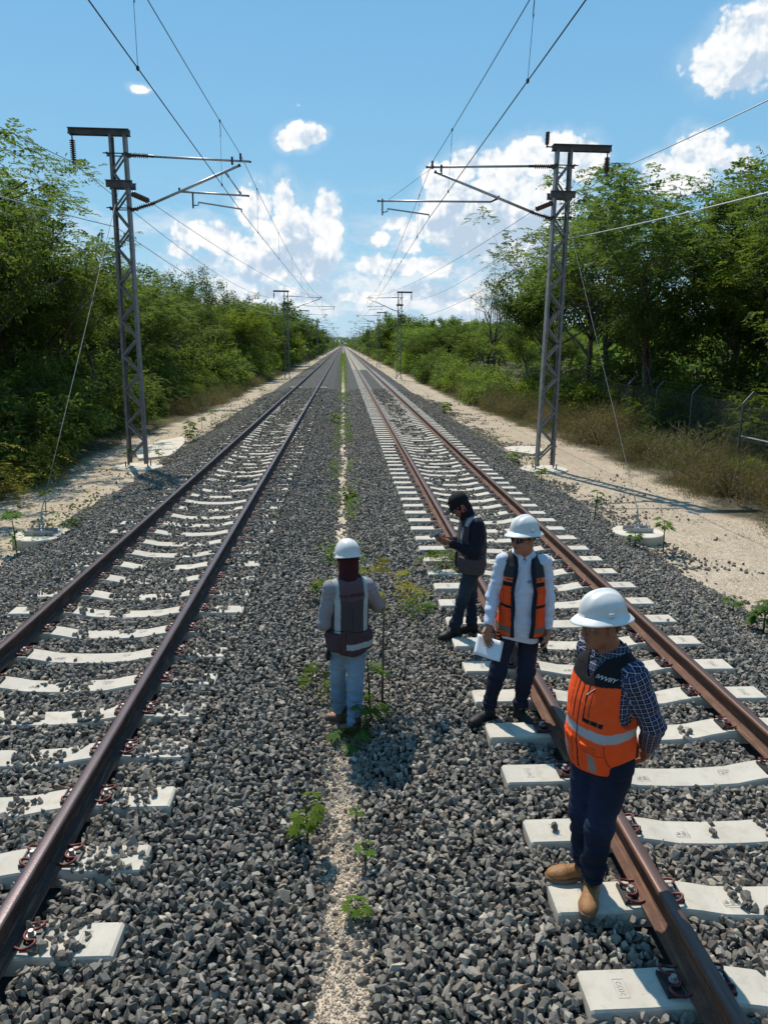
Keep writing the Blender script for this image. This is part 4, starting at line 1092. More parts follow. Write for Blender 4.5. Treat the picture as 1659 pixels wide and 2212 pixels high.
# the wood goes on to the horizon: one mass
def far_wood():
    rg = np.random.default_rng(3); n = 5200
    side = rg.choice([-1, 1], n); Y = 250 + 1200*rg.random(n)**1.6; X = side*(10 + 90*rg.random(n)**1.5*(1 + Y/700))
    m2 = rg.random(n) < .25; Y[m2] = rg.uniform(40, 300, m2.sum()); X[m2] = side[m2]*rg.uniform(26, 75, m2.sum())
    hh = rg.uniform(4.5, 8.5, n); C = []; O = []
    for z in (.25, .55, .85):
        C.append(np.stack([X + rg.normal(size=n)*1.2, Y + rg.normal(size=n)*1.2, GZ + hh*z], -1))
    ey = rg.uniform(110, 420, 900); es = rg.choice([-1, 1], 900); C.append(np.stack([es*(9.8 + rg.random(900)*1.6), ey, GZ + rg.uniform(.3, 2.6, 900)], -1))
    end = np.stack([rg.uniform(-60, 60, 1400), rg.uniform(1450, 1500, 1400), rg.uniform(0, 17, 1400)], -1); C.append(end)
    C = np.concatenate(C); O = np.tile([0, 0, 1.], (len(C), 1))
    me = leaf_mesh('distant_wood', [broad(rg, C, O, 14, 1.3, .95, 2.0)], M_LEAF)
    tag(link('distant_wood', me), 'hazy green wood closing in towards the horizon on both sides', 'wood', kind='stuff')
far_wood()
# ---- grass and weeds
def blades(name, X, Y, Hh, mat, label, per=14, w=.010, spread=.09, lean=.45, cat='grass'):
    rg = np.random.default_rng(len(X)); n = len(X)*per
    x = np.repeat(X, per) + rg.normal(size=n)*spread; y = np.repeat(Y, per) + rg.normal(size=n)*spread; h = np.repeat(Hh, per)*rg.uniform(.4, 1.15, n)
    z = profile(x, y) - .02; d = np.stack([rg.normal(size=n)*lean, rg.normal(size=n)*lean, np.ones(n)], -1)
    v, q, a = leaves(np.stack([x, y, z], -1), d, unit(rg, n), h, np.maximum(w, h*.03)*rg.uniform(.7, 1.4, n), np.clip(np.repeat(rg.random(len(X)), per)*.8 + rg.random(n)*.3 - .05, 0, 1), 0)
    me = leaf_mesh(name, [(v, q, a)], mat); return tag(link(name, me), label, cat, kind='stuff')
rg = np.random.default_rng(17)
n = 9500; Y = 7 + 70*rg.random(n)**1.5; dpt = rg.gamma(1.9, .75, n); X = 8.1 - np.clip((Y-26)/14, 0, 1)*.9 + dpt + .7*v2(Y*0, Y, .4, 3) + .4*v2(Y*0, Y, 1.5, 4); k = (X < 12.5) & (v2(X, Y, .8, 5) + .5*v2(X, Y, 2.6, 6) > -.10); hh = np.clip(.06 + .26*dpt, .06, .75)*rg.uniform(.5, 1.2, n)
k1 = k & (rg.random(n) < .6); k2 = k & ~k1
blades('dry_grass', X[k1], Y[k1], hh[k1], M_DRYG, 'dry brown grass and brush along the right edge of the path', 11, .010, .13, .75)
blades('brush_grass', X[k2], Y[k2], hh[k2]*.8, M_STRAW, 'yellowish grass tufts among the dry brush on the right', 9, .006, .10, .6)
n = 2600; Y = 9 + 80*rg.random(n)**1.4; X = -(7.5 + rg.gamma(1.8, .5, n) + .6*v2(Y*0, Y, .4, 3)); k = v2(X, Y, .9, 5) > .0; blades('verge_grass', X[k], Y[k], rg.uniform(.05, .38, k.sum()), M_STRAW, 'patchy yellow-green grass along the left edge of the path', 9, .006, .12, .7)
def clumps(name, X, Y, Hh, mat, label, per=12, L=.055, cat='weeds'):
    C = np.stack([X, Y, profile(X, Y) + Hh*.5], -1); rgc = np.random.default_rng(len(X)); V = []
    N = len(C)*per; c = np.repeat(C, per, 0) + rgc.normal(size=(N, 3))*np.repeat(Hh, per)[:, None]*np.array([.55, .55, .32]); d = unit(rgc, N); d[:, 2] *= .5; nn = unit(rgc, N); nn[:, 2] = np.abs(nn[:, 2]) + .7; nn /= np.linalg.norm(nn, axis=1, keepdims=True)
    l_ = np.repeat(np.maximum(L, Hh*.28), per)*rgc.uniform(.6, 1.3, N)
    return tag(link(name, leaf_mesh(name, [leaves(c, d, nn, l_, l_*.42, rgc.random(N))], mat)), label, cat, kind='stuff')
n = 900; Y = 12 + 170*rg.random(n)**1.5; s = rg.choice([-1, 1], n); X = s*(5.3 + rg.normal(size=n)*.28); k = v2(X, Y, .55, 7) > .0; clumps('edge_weeds', X[k], Y[k], rg.uniform(.08, .42, k.sum()), M_SEED, 'low green weeds where the ballast meets the sand')
n = 1500; Y = 8.5 + 260*rg.random(n)**1.9; s = rg.choice([-1, 1], n, p=[.42, .58]); X = s*rg.uniform(.08, .30, n); k = (v2(X*0 + s, Y, .55, 9) + .5*v2(X*0 + s*2, Y, 2.0, 19) > np.interp(Y, [8, 16, 30, 60, 120], [.16, .04, -.05, -.3, -.6])); Hh = rg.uniform(.06, .26, n)*np.interp(Y, [9, 40, 150], [.8, 1.1, 2.6])
clumps('centre_weeds', X[k], Y[k], Hh[k], M_SEED, 'green weeds growing along the sand strip between the two tracks', 16)
n = 700; Y = 13 + 30*rg.random(n); X = -TRK + rg.uniform(-.5, .5, n); k = v2(X, Y, .7, 29) > .12; clumps('track_weeds', X[k], Y[k], rg.uniform(.03, .08, k.sum()), M_SEED, 'tiny weeds sprouting between the rails of the left track', 7, .03)
n = 500; Y = 6 + 14*rg.random(n); X = np.where(rg.random(n) < .7, 1, -1)*rg.uniform(5.0, 8.0, n); blades('path_tufts', X, Y, rg.uniform(.04, .16, n), M_STRAW, 'tiny dry tufts on the sandy path', 8, .006, .05, .9, cat='grass')
# ---- seedlings with palm-shaped leaves
def seedling(x, y, h, nl, size, label, mat=None, z=None, seed=0, kind='palmate', spreadz=.35, leafw=.35):
    rg = np.random.default_rng(seed + int(abs(x)*100 + y*10)); z0 = float(profile(np.array([x]), np.array([y]))[0]) - .02 if z is None else z
    root = empty('seedling', (x, y, z0)); tag(root, label, 'seedling', 'young plants in the ballast')
    st = MB(); bend = rg.normal(size=2)*.04*h; top = np.array([bend[0], bend[1], h])
    st.tube([(0, 0, -.05), (bend[0]*.3, bend[1]*.3, h*.5), top], [.008 + h*.006, .007 + h*.004, .004], 6); parts = []
    for k in range(nl):
        az = k*2.4 + rg.uniform(-.3, .3); zz = h*(1 - spreadz*rg.random()); base = np.array([bend[0]*zz/h, bend[1]*zz/h, zz]); el_ = rg.uniform(.1, .7)
        d = np.array([math.cos(az)*math.cos(el_), math.sin(az)*math.cos(el_), math.sin(el_)]); pl_ = size*rg.uniform(.7, 1.2)
        tip = base + d*pl_; st.tube([base, base + d*pl_*.5 + np.array([0, 0, .01]), tip], .0028, 4)
        if kind == 'palmate':
            m = 7; hd = np.array([math.cos(az), math.sin(az), -.25]); sd2 = np.cross(hd, [0, 0, 1.]); sd2 /= np.linalg.norm(sd2)
            ang = np.linspace(-1.9, 1.9, m); dd = np.stack([hd*math.cos(a) + sd2*math.sin(a) + np.array([0, 0, -.35]) for a in ang])
            L = size*(1.15 - .25*np.abs(ang)/1.9)*rg.uniform(.9, 1.1, m)
            parts.append(leaves(np.repeat(tip[None], m, 0), dd, np.tile([0, 0, 1.], (m, 1)), L, L*leafw, np.clip(rg.random(m)*.5 + (zz/h)*.45, 0, 1), -.12))
        else:
            C = np.repeat(tip[None], 1, 0); parts.append(fronds(rg, C, d[None], 3, 9, size*1.7, size*.42, size*.14, .6, size*.2))
    st.build('stem', M_BARK if h > .8 else M_SEED, root, True)
    lo = bpy.data.objects.new('leaves', leaf_mesh('leaves', parts, mat or M_SEED)); COL.objects.link(lo); lo.parent = root
    return root
def at_g(x, y, z): p = at_z(x, y, z); return float(p[0]), float(p[1])
sx, sy = at_g(665, 1785, -.1); seedling(sx, sy, .33, 9, .085, 'green seedling with lobed leaves left of the sand strip in the foreground', spreadz=.6)
sx, sy = at_g(790, 1850, -.2); seedling(sx, sy, .18, 6, .045, 'small bright seedling right of the sand strip', spreadz=.3)
sx, sy = at_g(768, 1985, -.28); seedling(sx, sy, .14, 7, .055, 'tiny bright green seedling at the edge of the sand strip', spreadz=.3)
sx, sy = at_g(770, 1770, -.26); seedling(sx, sy, .14, 5, .035, 'spindly little seedling above the sand strip')
sx, sy = at_g(755, 1590, -.25); seedling(sx, sy - .05, .09, 7, .12, 'low rosette of bright leaves at the heels of the man in light jeans', leafw=.28, spreadz=.2)
sx, sy = at_g(792, 1575, -.2); seedling(sx, sy, .28, 7, .085, 'dark green seedling right of the light blue jeans', spreadz=.35, mat=M_LEAFD)
sx, sy = at_g(702, 1290, -.15); seedling(sx, sy, .36, 11, .12, 'leafy seedling behind the left shoulder of the man in light jeans', spreadz=.4)
sx, sy = at_g(826, 1500, -.12); seedling(sx, sy, 1.15, 7, .16, 'tall thin sapling with golden feathery top beside the man in light jeans', mat=M_FERN, kind='fern', spreadz=.12, seed=3)
sx, sy = at_g(800, 1530, -.15); seedling(sx, sy, .60, 8, .11, 'bushy feathery green plant right of the light blue jeans', kind='fern', spreadz=.9)
sx, sy = at_g(700, 1470, -.15); seedling(sx, sy, .30, 6, .13, 'feathery green plant left of the light blue jeans', kind='fern', spreadz=.8)
sx, sy = at_g(905, 1325, -.1); seedling(sx, sy, .13, 8, .10, 'low feathery weed in the ballast between the men', kind='fern', spreadz=.8)
sx, sy = at_g(955, 1240, -.1); seedling(sx, sy, .22, 10, .15, 'feathery bright weed beside the man with the cap', kind='fern', spreadz=.6)
sx, sy = at_g(38, 1195, -.45); seedling(sx, sy, .72, 11, .13, 'young tree with a tuft of round leaves beside the left anchor block', spreadz=.12, leafw=.5)
for (x, y, h, nl, s, lab) in ((277, 1010, .55, 8, .11, 'slim seedling in front of the nearest left mast'), (345, 1000, .45, 8, .10, 'slim seedling right of the nearest left mast foot'), (412, 955, .75, 22, .17, 'leafy dark bush where path and ballast meet, left side'),
     (437, 930, .6, 8, .13, 'thin-stemmed seedling on the left slope, first of a pair'), (457, 922, .75, 9, .14, 'thin-stemmed seedling on the left slope, second of a pair'), (568, 862, .7, 9, .16, 'small umbrella-shaped seedling far down the left slope'),
     (1282, 1140, .62, 9, .10, 'slim seedling left of the right anchor block'), (1432, 1195, .62, 10, .12, 'seedling with drooping leaves in front of the right anchor block'), (1370, 1190, .28, 12, .10, 'yellow-green weed below the right anchor block'),
     (1168, 1050, .35, 10, .10, 'green weed at the foot of the nearest right mast'), (965, 895, .55, 26, .20, 'bright green leafy bush on the right slope'), (1645, 1390, .42, 20, .13, 'bright leafy plant at the right picture edge'), (1580, 1335, .18, 8, .09, 'small weed on the right slope below the path'),
     (755, 1075, .25, 14, .12, 'green weed cluster in the sand strip behind the men'), (722, 915, .4, 12, .16, 'green weed left of the sand strip far behind the men'), (1105, 1000, .25, 12, .12, 'low green weed left of the nearest right mast'), (100, 1100, .5, 9, .10, 'scraggly little shrub behind the left anchor block'), (160, 1145, .3, 14, .08, 'grassy clump right of the left anchor block')):
    sx, sy = at_g(x, y, -.42 if (x < 500 or x > 950) and not (700 < x < 800) else -.25); seedling(sx, sy, h, nl, s, lab, spreadz=.3 if nl < 12 else .8)
# ================================================================== PEOPLE
def smin(a, b, k):
    h = np.clip(.5 + .5*(b - a)/k, 0, 1); return b + (a - b)*h - k*h*(1 - h)
def smax(a, b, k): return -smin(-a, -b, k)
def cone(p, a, b, ra, rb):
    a = np.asarray(a, np.float32); b = np.asarray(b, np.float32); d = b - a; L2 = float(d @ d) + 1e-9
    t_ = np.clip(((p - a) @ d)/L2, 0, 1); return np.linalg.norm(p - a - t_[:, None]*d, axis=1) - (ra + t_*(rb - ra))
def ellip(p, c, r, Rm=None):
    q = p - np.asarray(c, np.float32)
    if Rm is not None: q = q @ Rm
    r = np.asarray(r, np.float32); k0 = np.linalg.norm(q/r, axis=1); k1 = np.linalg.norm(q/(r*r), axis=1) + 1e-9
    return k0*(k0 - 1)/k1
def rbox(p, c, h, r, Rm=None):
    q = p - np.asarray(c, np.float32)
    if Rm is not None: q = q @ Rm
    q = np.abs(q) - (np.asarray(h, np.float32) - r); return np.linalg.norm(np.maximum(q, 0), axis=1) + np.minimum(q.max(1), 0) - r
def rot(yaw=0, pitch=0, roll=0):
    """columns = local axes; front is -Y; pitch > 0 looks down; yaw > 0 turns towards the figure's left (+X)"""
    M = Matrix.Rotation(yaw, 3, 'Z') @ Matrix.Rotation(pitch, 3, 'X') @ Matrix.Rotation(roll, 3, 'Y'); return np.array(M, np.float32)
def folds(p, amp, f=(9, 9, 16), warp=.05, seed=0.):
    q = p*np.asarray(f, np.float32)*.5 + seed; w = vnoise(p*6 + seed + 9)[:, None]*warp*20
    return amp*(vnoise(q + w) * 1.6 + .6*vnoise(q*2.3 + w*1.5 + 5))
_RIDGE = lambda p, amp, f, seed=0.: amp*(1 - 2*np.abs(vnoise(p*np.asarray(f, np.float32) + seed))*2.2)
def polygonise(f, lo, hi, h):
    lo = np.asarray(lo, np.float32); hi = np.asarray(hi, np.float32); m = 8
    nb = np.ceil((hi - lo)/(h*m)).astype(int); n = nb*m
    bx = np.stack(np.meshgrid(*[np.arange(k) for k in nb], indexing='ij'), -1).reshape(-1, 3)
    cen = lo + (bx + .5)*m*h - h*.5; fc = f(cen.astype(np.float32))
    act = np.abs(fc) < h*m*1.35
    F = np.repeat(np.repeat(np.repeat(np.where(fc.reshape(nb) < 0, -1., 1.), m, 0), m, 1), m, 2).astype(np.float32)
    loc = np.stack(np.meshgrid(*[np.arange(m)]*3, indexing='ij'), -1).reshape(-1, 3)
    B = bx[act]
    for s in range(0, len(B), 400):
        idx = (B[s:s+400, None]*m + loc[None]).reshape(-1, 3); F[idx[:, 0], idx[:, 1], idx[:, 2]] = f((lo + idx*h).astype(np.float32))
    S = F < 0
    c = [S[i:n[0]-1+i, j:n[1]-1+j, k:n[2]-1+k] for i in (0, 1) for j in (0, 1) for k in (0, 1)]
    tot = sum(x.astype(np.int8) for x in c); cells = np.argwhere((tot > 0) & (tot < 8))
    off = np.array([(i, j, k) for i in (0, 1) for j in (0, 1) for k in (0, 1)])
    val = np.stack([F[tuple((cells + o).T)] for o in off], 1)
    acc = np.zeros((len(cells), 3)); cnt = np.zeros(len(cells))
    for a in range(8):
        for b in range(a+1, 8):
            if np.abs(off[a] - off[b]).sum() == 1:
                va, vb = val[:, a], val[:, b]; x = (va < 0) != (vb < 0); t_ = np.where(x, va/(va - vb + 1e-12), 0)
                acc += np.where(x[:, None], off[a] + t_[:, None]*(off[b] - off[a]), 0); cnt += x
    V = lo + (cells + acc/np.maximum(cnt, 1)[:, None])*h
    ID = -np.ones(tuple(n), np.int32); ID[tuple(cells.T)] = np.arange(len(cells))
    Q = []
    for ax in range(3):
        u, w = [(1, 2), (2, 0), (0, 1)][ax]; e = np.zeros(3, int); e[ax] = 1
        sl = [slice(1, None)]*3; sl[ax] = slice(0, -1); sh = [slice(1, None)]*3
        A = S[tuple(sl)]; Bq = S[tuple(sh)] if ax == 0 else S[tuple(sh)]
        E_ = np.argwhere(A != Bq) + 1; E_[:, ax] -= 1
        flip = S[tuple(E_.T)]
        du = np.zeros(3, int); du[u] = 1; dw = np.zeros(3, int); dw[w] = 1
        q = np.stack([ID[tuple((E_ - du - dw).T)], ID[tuple((E_ - dw).T)], ID[tuple(E_.T)], ID[tuple((E_ - du).T)]], 1)
        ok = (q >= 0).all(1); q = q[ok]; fl = flip[ok]; q[~fl] = q[~fl][:, ::-1]; Q.append(q)
    return V.astype(np.float32), np.concatenate(Q)
def cloth_mat(name, rough=.85, weave=.25, sheen=0):
    def fn(t):
        c = t.new('ShaderNodeAttribute', attribute_name='tint').outputs['Color']; co = obj_co(t)
        n = t.noise(co, 22, 5); c = t.mix(t.maprange(n, .3, .75, 0, .22), c, t.mix(.5, c, (.02, .02, .02)))
        return principled(t, c, rough, 0, t.bump(t.math('ADD', t.noise(co, 380, 2), t.math('MULTIPLY', t.noise(co, 30, 5), 4.0)), weave, .004), .25)
    return material(name, fn)
M_CLOTH = cloth_mat('woven_cloth'); M_DENIM = cloth_mat('denim_cloth', .9, .4); M_LEATHER = cloth_mat('leather', .48, .35)
def skin_fn(t):
    c = t.new('ShaderNodeAttribute', attribute_name='tint').outputs['Color']; co = obj_co(t)
    c = t.mix(t.maprange(t.noise(co, 30, 5), .35, .7, 0, .25), c, (.30, .13, .08))
    return principled(t, c, .5, 0, t.bump(t.noise(co, 260, 4), .15, .001), .4, **{'Subsurface Weight': .12, 'Subsurface Radius': (.01, .004, .002)})
M_SKIN = material('skin', skin_fn)
def plaid_fn(t):
    pu = t.new('ShaderNodeAttribute', attribute_name='pu').outputs['Fac']; pv = t.new('ShaderNodeAttribute', attribute_name='pv').outputs['Fac']
    def ln(x, per, off, w): return t.math('LESS_THAN', t.math('ABSOLUTE', t.math('SUBTRACT', t.math('FRACT', t.math('ADD', t.math('DIVIDE', x, per), off)), .5)), w)
    base = (.012, .018, .062, 1)
    c = t.mix(t.math('MULTIPLY', ln(pu, .052, 0, .17), .55), base, (.004, .005, .02)); c = t.mix(t.math('MULTIPLY', ln(pv, .052, 0, .17), .5), c, (.03, .042, .12))
    for x in (pu, pv):
        c = t.mix(t.math('MULTIPLY', ln(x, .026, .25, .062), .72), c, (.42, .43, .46)); c = t.mix(t.math('MULTIPLY', ln(x, .026, .75, .03), .4), c, (.22, .24, .30))
    co = obj_co(t)
    return principled(t, c, .9, 0, t.bump(t.math('ADD', t.noise(co, 380, 2), t.math('MULTIPLY', t.noise(co, 30, 5), 2)), .3, .002), .2)
M_PLAID = material('blue_plaid_flannel', plaid_fn)
def helm_fn(t):
    co = obj_co(t); c = t.mix(t.maprange(t.noise(co, 9, 6), .4, .7), (.70, .70, .68), (.60, .60, .57))
    c = t.mix(t.maprange(t.noise(t.vmath('MULTIPLY', co, (1, 1, 3)), 34, 5, .7), .66, .76, 0, .6), c, (.30, .29, .26))
    return principled(t, c, t.maprange(t.noise(co, 20, 5), .3, .7, .30, .55), 0, t.bump(t.noise(co, 60, 3), .08, .001), .45)
M_HELM = material('white_helmet_shell', helm_fn)
M_BLACKCAP = simple('black_cap_cloth', (.012, .012, .014), (.02, .02, .022), 20, .9)
M_GLASS = simple('dark_lens', (.012, .010, .008), None, rough=.12, bump=0, spec=.7)
M_PAPER = simple('white_paper', (.80, .80, .80), None, rough=.8, bump=0)
M_HAIR = simple('black_hair', (.010, .009, .008), (.02, .018, .016), 60, .6, 0, .6, .003, 160)
M_PRINT = simple('vest_lettering_dark', (.018, .012, .014), None, rough=.9, bump=0); M_PRINTW = simple('vest_lettering_white', (.62, .64, .66), None, rough=.7, bump=0)
M_PRINTB = simple('shirt_logo_blue', (.03, .05, .22), None, rough=.8, bump=0); M_PRINTY = simple('cap_lettering_yellow', (.50, .32, .05), None, rough=.8, bump=0)

def sdf_obj(name, f, lo, hi, h, mat, parent, tint=None, fix=None):
    V, Q = polygonise(f, lo, hi, h)
    me = mesh_np(name, V, Q, True)
    if tint is not None:
        c = tint(V) if callable(tint) else np.tile(np.array(tint, np.float32), (len(V), 1))
        set_attr(me, 'tint', np.concatenate([c, np.ones((len(V), 1))], 1), 'FLOAT_COLOR')
    o = link(name, me, mat, parent)
    if fix: fix(me, V)
    return o
def paint(V, base, *layers):
    c = np.tile(np.array(base, np.float32), (len(V), 1))
    for m, col in layers: c[m] = col
    return c
class Person: pass
def torso_f(tab):
    tab = np.array(tab, np.float32); z = tab[:, 0]
    def f(p, off=0.0, pw=2.3):
        cx, cy, rx, ry = (np.interp(p[:, 2], z, tab[:, i]) for i in (1, 2, 3, 4))
        rx = rx + off; ry = ry + off
        d = (((np.abs(p[:, 0]-cx)/rx)**pw + (np.abs(p[:, 1]-cy)/ry)**pw)**(1/pw) - 1)*np.minimum(rx, ry)
        return d*.9
    f.z0, f.z1 = z[0], z[-1]; f.tab = tab
    return f
def hand_prims(Wp, d, n, curl, side, thumb_in=.5, spread=.12):
    """Wp wrist, d towards the fingers, n palm-side normal; side +1 puts the thumb on cross(d, n)"""
    Wp, d, n = (np.asarray(a, float) for a in (Wp, d, n)); d = d/np.linalg.norm(d); n = n - d*(n @ d); n /= np.linalg.norm(n); s = np.cross(d, n)*side
    pr = []; pc = Wp + d*.052
    Rm = np.stack([s, d, n], 1)
    pr.append(('box', pc, (.040, .048, .0145), .013, Rm))
    pr.append(('cone', Wp - d*.01, Wp + d*.03, .026, .030))
    for i, (o_, L, r) in enumerate(((.031, .070, .0088), (.0105, .079, .0090), (-.010, .074, .0086), (-.029, .058, .0078))):
        b = Wp + d*(.094 - .004*abs(i-1)) + s*o_; a_ = 0.; dd = d + s*(1.5 - i)*spread*.5; dd /= np.linalg.norm(dd)
        for j, (fr, cu) in enumerate(((.45, .45), (.31, .75), (.24, .5))):
            a_ += cu*curl*(1 + .12*(i - 1)); v = dd*math.cos(a_) + n*math.sin(a_); e = b + v*L*fr; pr.append(('cone', b, e, r*(1 - .08*j), r*(.93 - .1*j))); b = e
    b = Wp + d*.022 + s*.030; v = d*.55 + s*.75 + n*thumb_in*.6; v /= np.linalg.norm(v); e = b + v*.040; pr.append(('cone', b - v*.01, e, .0145, .0115))
    v2_ = d*.85 + s*.25 + n*thumb_in; v2_ /= np.linalg.norm(v2_); m = e + v2_*.030; pr.append(('cone', e, m, .0108, .0098)); v3 = d*.9 + n*thumb_in*1.1; v3 /= np.linalg.norm(v3); pr.append(('cone', m, m + v3*.024, .0098, .0080))
    return pr
def eval_prims(p, prims, k=.006):
    out = None
    for q in prims:
        v = cone(p, *q[1:]) if q[0] == 'cone' else (ellip(p, *q[1:]) if q[0] == 'ell' else rbox(p, *q[1:]))
        out = v if out is None else smin(out, v, k)
    return out
def head_f(C, Rm):
    """head about 0.225 m tall; C = centre between the ears, eye height"""
    def L(p): return (p - np.asarray(C, np.float32)) @ Rm
    def f(p):
        q = L(p)
        d = ellip(q, (0, .012, .035), (.076, .097, .088))
        d = smin(d, ellip(q, (0, -.030, -.035), (.060, .058, .075)), .03)
        d = smin(d, ellip(q, (0, -.058, -.090), (.030, .026, .020)), .025)            # chin
        d = smin(d, ellip(q, (0, -.045, -.055), (.046, .045, .040)), .02)
        d = smin(d, cone(q, (0, -.086, .012), (0, -.108, -.026), .009, .0125), .012)  # nose
        for s in (-1, 1):
            d = smin(d, ellip(q, (s*.009, -.100, -.030), (.009, .010, .007)), .006)
            d = smin(d, cone(q, (s*.012, -.089, .030), (s*.044, -.078, .028), .010, .009), .012)  # brow
            d = smin(d, ellip(q, (s*.042, -.066, -.028), (.022, .020, .020)), .018)   # cheek
            d = smax(d, -ellip(q, (s*.031, -.098, .006), (.017, .016, .011)), .010)   # socket
            d = smin(d, ellip(q, (s*.031, -.076, .005), (.0125, .0125, .0115)), .002)
            e = ellip(q, (s*.078, .008, -.008), (.011, .020, .032)); e = smax(e, -ellip(q, (s*.090, .004, -.006), (.009, .011, .019)), .004); d = smin(d, e, .006)
        d = smin(d, ellip(q, (0, -.088, -.052), (.022, .010, .0055)), .005); d = smin(d, ellip(q, (0, -.087, -.062), (.019, .011, .006)), .005)
        return d
    def tint(V, skin):
        q = L(V); c = np.tile(np.array(skin, np.float32), (len(V), 1)); inh = np.linalg.norm(q, axis=1) < .16
        lips = inh & (np.abs(q[:, 0]) < .022) & (np.abs(q[:, 2] + .057) < .010) & (q[:, 1] < -.080); c[lips] = np.array(skin)*(.85, .5, .55)
        for s in (-1, 1):
            ey = inh & (np.abs(q[:, 0] - s*.031) < .0125) & (np.abs(q[:, 2] - .005) < .0055) & (q[:, 1] < -.074); c[ey] = (.35, .33, .31)
            pu = inh & (np.hypot(q[:, 0] - s*.031, q[:, 2] - .004) < .0055) & (q[:, 1] < -.074); c[pu] = (.02, .012, .01)
            br = inh & (np.abs(q[:, 0] - s*.031) < .021) & (np.abs(q[:, 2] - .030) < .0055) & (q[:, 1] < -.07); c[br] = (.02, .015, .012)
        return c
    f.L = L; f.tint = tint; f.C = np.asarray(C, float); f.R = Rm
    return f
def helmet(parent, C, Rm, kind, label=None):
    """hard hat shell; 'full' = wide brim all round, 'cap' = short rim"""
    nr, na = 26, 72; V = []; F = []
    ax, ay, hz = (.105, .126, .122) if kind == 'full' else (.099, .120, .128)
    def shell(u, a, off):
        # u 0..1 dome, 1..2 brim
        ca, sa = math.cos(a), math.sin(a)
        if u <= 1:
            th = u*math.pi/2; rr = math.sin(th)**.92; z = hz*math.cos(th)**.85
            x, y = ax*rr*ca, ay*rr*sa
            if kind == 'full':
                rid = math.exp(-(x/.017)**2)*.010*min(1, (z/hz)*1.6) ; z += rid
                rd2 = (math.exp(-((abs(x) - .050)/.010)**2))*.004*min(1, (z/hz)); z += rd2
            else: z += math.exp(-((abs(x) - .016)/.005)**2)*.003*min(1, z/hz)
            return x*(1 - off/ax), y*(1 - off/ay), z - off*(z/hz)
        w = u - 1
        bw = (.034 if kind == 'full' else .010) + (.008 if sa < -.3 and kind == 'full' else 0)*min(1, (-sa-.3)*2.5) + (.035*max(0, -sa)**4 if kind != 'full' else 0)
        x = (ax + bw*w)*ca; y = (ay + bw*w)*sa; z = -.030*w**1.3*(1 if kind == 'full' else .5)
        return x, y, z - off
    us = np.concatenate([np.linspace(.03, 1, nr-8), np.linspace(1.08, 2, 8)])
    for off in (0, .004):
        for u in us:
            for k in range(na): V.append(shell(u, 2*math.pi*k/na, off))
    n1 = len(us)*na
    for l in (0, 1):
        for i in range(len(us)-1):
            for k in range(na):
                q = [l*n1 + i*na + k, l*n1 + (i+1)*na + k, l*n1 + (i+1)*na + (k+1) % na, l*n1 + i*na + (k+1) % na]; F.append(tuple(q if l == 0 else q[::-1]))
    for l in (0, 1): F.append(tuple(l*n1 + k for k in (range(na) if l == 0 else range(na-1, -1, -1))))
    e = (len(us)-1)*na
    for k in range(na): F.append((e + k, n1 + e + k, n1 + e + (k+1) % na, e + (k+1) % na))
    me = mesh_np('hard_hat', V, F, True); o = link('hard_hat', me, M_HELM, parent)
    M = Matrix.Identity(4)
    for i in range(3):
        for j in range(3): M[i][j] = float(Rm[i, j])
    c = np.asarray(C) + Rm @ np.array([0, .010, .066 if kind == 'full' else .060]); M.translation = Vector(c.tolist()); o.matrix_local = M
    m = MB()
    for s in (-1, 1): m.box((s*ax*.97 - .012, -.035, .004), (s*ax*.97 + .012, -.005, .026))
    m.build('side_slot', M_HELM, o, False, .003)
    hb = MB(); hb.lathe([(.082, -.035), (.086, -.034), (.086, -.014), (.082, -.013)], 32); b = hb.build('headband', M_PRINT, o, True); b.scale = (1, 1.18, 1)
    if label: o['label'] = label
    return o
def surf_text(name, txt, size, f, x0, z0, mat, parent, axis=-1, slant=0., rotz=0., depth=.0012, w=None):
    """lettering laid on the cloth surface; axis -1 front, +1 back"""
    me = text_mesh(txt, size, depth) if isinstance(txt, str) else txt
    bm = bmesh.new(); bm.from_mesh(me); bmesh.ops.triangulate(bm, faces=bm.faces); bm.to_mesh(me); bm.free()
    v = np.empty(len(me.vertices)*3, np.float32); me.vertices.foreach_get('co', v); v = v.reshape(-1, 3)
    ca, sa = math.cos(rotz), math.sin(rotz); u = v[:, 0] + slant*v[:, 1]; uu = u*ca - v[:, 1]*sa; vv = u*sa + v[:, 1]*ca
    P = np.zeros_like(v); P[:, 0] = x0 + (uu if axis < 0 else -uu); P[:, 2] = z0 + vv
    lo = np.full(len(v), .45*axis); hi_ = np.zeros(len(v))
    for _ in range(22):
        mid = (lo + hi_)/2; P[:, 1] = mid; ins = f(P.astype(np.float32)) < 0; hi_ = np.where(ins, mid, hi_); lo = np.where(ins, lo, mid)
    P[:, 1] = lo + axis*(.0015 + v[:, 2]*1.0)
    me.vertices.foreach_set('co', P.astype(np.float32).ravel()); me.update(); return link(name, me, mat, parent)
